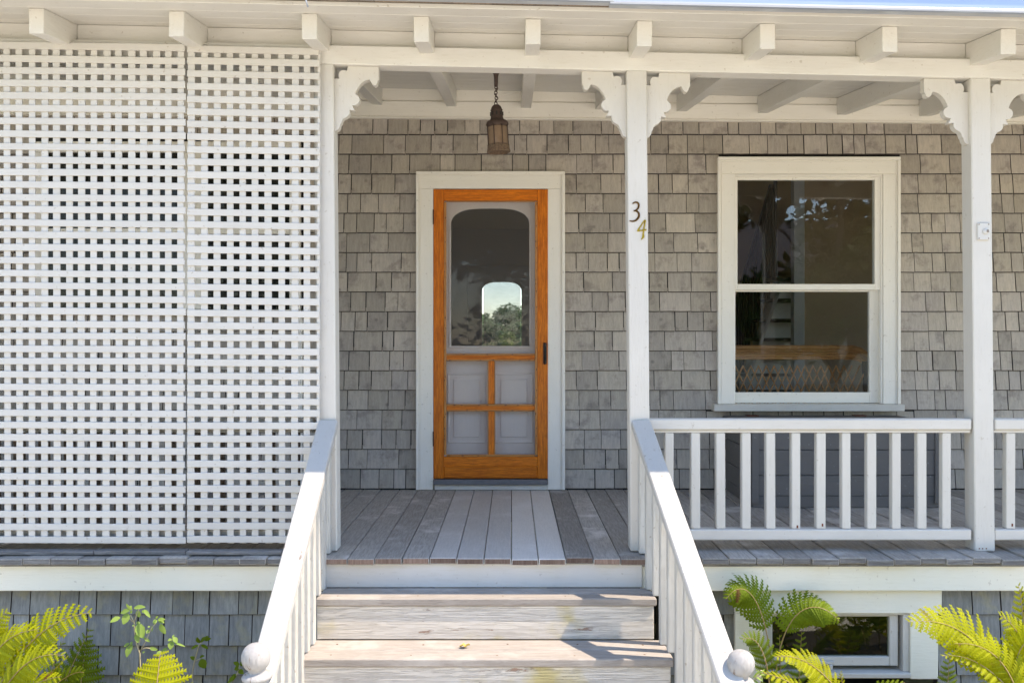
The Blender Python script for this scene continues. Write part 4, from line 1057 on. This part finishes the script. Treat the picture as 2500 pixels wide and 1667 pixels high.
weed('sunlit jewelweed with oval pale green leaves against the skirt shingles', 340, [[(478, 750), (440, 640), (412, 480), (405, 360), (360, 260)], [(405, 350), (440, 250), (470, 180)], [(485, 720), (560, 580), (620, 440), (690, 350)], [(490, 700), (560, 680), (610, 685)], [(760, 740), (830, 690), (845, 740)], [(840, 690), (880, 600), (905, 560)], [(455, 690), (480, 570)], [(385, 350), (345, 300), (320, 290)]],
     [(a, c, wd, UPL()) for a, c, wd in JL], (250, 1450), 5.227, 4.24, mjew, 'weeds growing against the porch skirt')
JL2 = [((1240, 620), (1205, 545), 60), ((1225, 650), (1125, 690), 46), ((1250, 600), (1330, 545), 60), ((1300, 580), (1385, 560), 50), ((1260, 640), (1350, 690), 46), ((1300, 560), (1350, 530), 36), ((1260, 820), (1310, 945), 110), ((1180, 830), (1120, 790), 50), ((1240, 800), (1300, 780), 40)]
weed('small dark green weed in shade between the jewelweed and the handrail', 470, [[(1150, 1000), (1175, 850), (1235, 640), (1290, 580)], [(1180, 850), (1260, 810)]], [(a, c, wd, UPL()) for a, c, wd in JL2], (250, 1450), 5.227, 4.52, mfern2, 'weeds growing against the porch skirt')
JL3 = [((1750, 900), (1670, 860), 50), ((1755, 920), (1680, 960), 60), ((1760, 910), (1800, 850), 50), ((1740, 960), (1800, 1010), 60), ((1700, 1010), (1650, 1080), 50), ((1720, 1020), (1590, 1130), 60)]
weed('low dark weed in shade directly behind the ball newel', 580, [[(1650, 1134), (1720, 1010), (1755, 900)]], [(a, c, wd, UPL()) for a, c, wd in JL3], (250, 1450), 5.227, 4.54, mfern2, 'weeds growing against the porch skirt')
JL4 = [((480, 1490), (540, 1440), 22), ((500, 1470), (570, 1400), 24), ((530, 1440), (600, 1400), 26), ((520, 1480), (600, 1530), 26), ((560, 1430), (640, 1380), 22), ((560, 1450), (650, 1450), 22), ((490, 1520), (560, 1570), 24), ((590, 1490), (620, 1550), 22), ((550, 1400), (520, 1385), 20)]
weed('wispy light green weed beside the ball newel of the numbered post rail', 1845, [[(470, 1600), (520, 1480), (600, 1390)], [(500, 1530), (590, 1460)]], [(a, c, wd, UPL()) for a, c, wd in JL4], (1750, 1380), 5.4625, 3.95, mjew, 'weeds growing against the porch skirt')

# ------------------------------------------------------------------ trees and neighbours (seen in the glass and through the rear door)
def tree(name, label, loc, h, cr, ch_, mat, nleaf, ls, seed, group, trunk=.16, cat='tree', low=.35):
    rr = random.Random(seed); loc = Vector(loc)
    t = thing(name, label, cat, loc, group)
    top = loc + Vector((rr.uniform(-.4, .4), rr.uniform(-.4, .4), h * .85))
    gs = [tube_geo([loc, loc.lerp(top, .35) + Vector((rr.uniform(-.2, .2), 0, 0)), loc.lerp(top, .7), top], lambda q: trunk * (1 - q) + .02, 8)]
    cl = []
    for k in range(16):
        a = rr.uniform(0, 6.28); u_ = rr.random(); z = low + (1 - low) * u_; rad = cr * math.sqrt(max(.05, 1 - (2 * u_ - .9) ** 2)) * rr.uniform(.45, .85)
        e = loc + Vector((math.cos(a) * rad, math.sin(a) * rad, h * z)); s = loc.lerp(top, max(.15, z - .25))
        gs.append(tube_geo([s, s.lerp(e, .5) + Vector((0, 0, .15)), e], lambda q: trunk * .35 * (1 - q) + .01, 5)); cl.append((e, cr * rr.uniform(.28, .5)))
    V, Fc = join(*gs); mk('trunk', V, Fc, mbark, t, True)
    V = []; Fc = []
    for i in range(nleaf):
        c, r = cl[i % len(cl)]
        v = Vector((rr.gauss(0, 1), rr.gauss(0, 1), rr.gauss(0, .75))).normalized() * r * rr.random() ** .4
        p = c + v; a = Vector((rr.uniform(-1, 1), rr.uniform(-1, 1), rr.uniform(-.6, .6))).normalized(); b = a.cross(Vector((rr.uniform(-1, 1), rr.uniform(-1, 1), 1))).normalized()
        s = ls * rr.uniform(.6, 1.3); n = len(V); V += [p - a * s, p + b * s * .5, p + a * s, p - b * s * .5]; Fc.append([n, n + 1, n + 2, n + 3])
    mk('crown', V, Fc, mat, t)
    return t
gt = 'far trees framed by the rear door glass'
for i, (x, y, h, cr, lb) in enumerate([(-1.5, 150, 9.3, 4.4, 'tall rounded tree seen centrally through the rear door glass'), (-5.4, 160, 8.2, 4.4, 'lower tree on the side of the rear glass nearest the lattice'), (2.2, 155, 8.2, 4.4, 'lower tree on the rear glass side nearest the door handle'), (-3.6, 120, 5.8, 3.2, 'nearer short tree below the tall one in the rear glass'), (.5, 118, 5.6, 3.2, 'nearer short tree behind the bright bush in the rear glass')]):
    tree('far_tree', lb, (x, y, -.95 - (y - 12) * .012 - .3), h, cr, 1, mtree2, 9000, .30, 20 + i, gt, .2, low=.12)
tree('bright_bush', 'yellow-green bush seen at the bottom of the rear door glass', (-.2, 31, -1.2), 2.45, .62, 1, mbush, 3500, .06, 31, None, .05, 'bush', .1)
g2 = 'street trees mirrored in the window panes'
for i, (x, y, h, cr, lb) in enumerate([(8.2, -17, 8.5, 3.4, 'street tree mirrored in the right half of the window'), (13.5, -20, 9.5, 4.2, 'street tree mirrored at the far edge of the window'), (3.6, -22, 9, 3.8, 'street tree mirrored near the stair side of the window'), (-2.6, -18, 9.5, 4.6, 'street tree mirrored in the screen door glass')]):
    tree('street_tree', lb, (x, y, -.97), h, cr, 1, mtree, 16000 if i in (0, 3) else 7000, .19, 40 + i, g2, .14, low=.06 if i == 3 else .28)
nb = thing('neighbour_house', 'pale sided house mirrored faintly in the lower window pane', 'house', (10.5, -30, -.95))
box('wall', msid, nb, (6.5, -34, -.97), (14.5, -27, 3.2), .01)
V = [(6, -34.5, 3.2), (15, -34.5, 3.2), (15, -26.5, 3.2), (6, -26.5, 3.2), (6, -30.5, 5.8), (15, -30.5, 5.8)]
mk('roof', V, [[0, 1, 5, 4], [2, 3, 4, 5], [0, 4, 3], [1, 2, 5], [3, 2, 1, 0]], mdkroof, nb)
for xx in (8, 12): box('window', mback, nb, (xx, -26.99, .6), (xx + 1, -26.96, 2.2), .005)
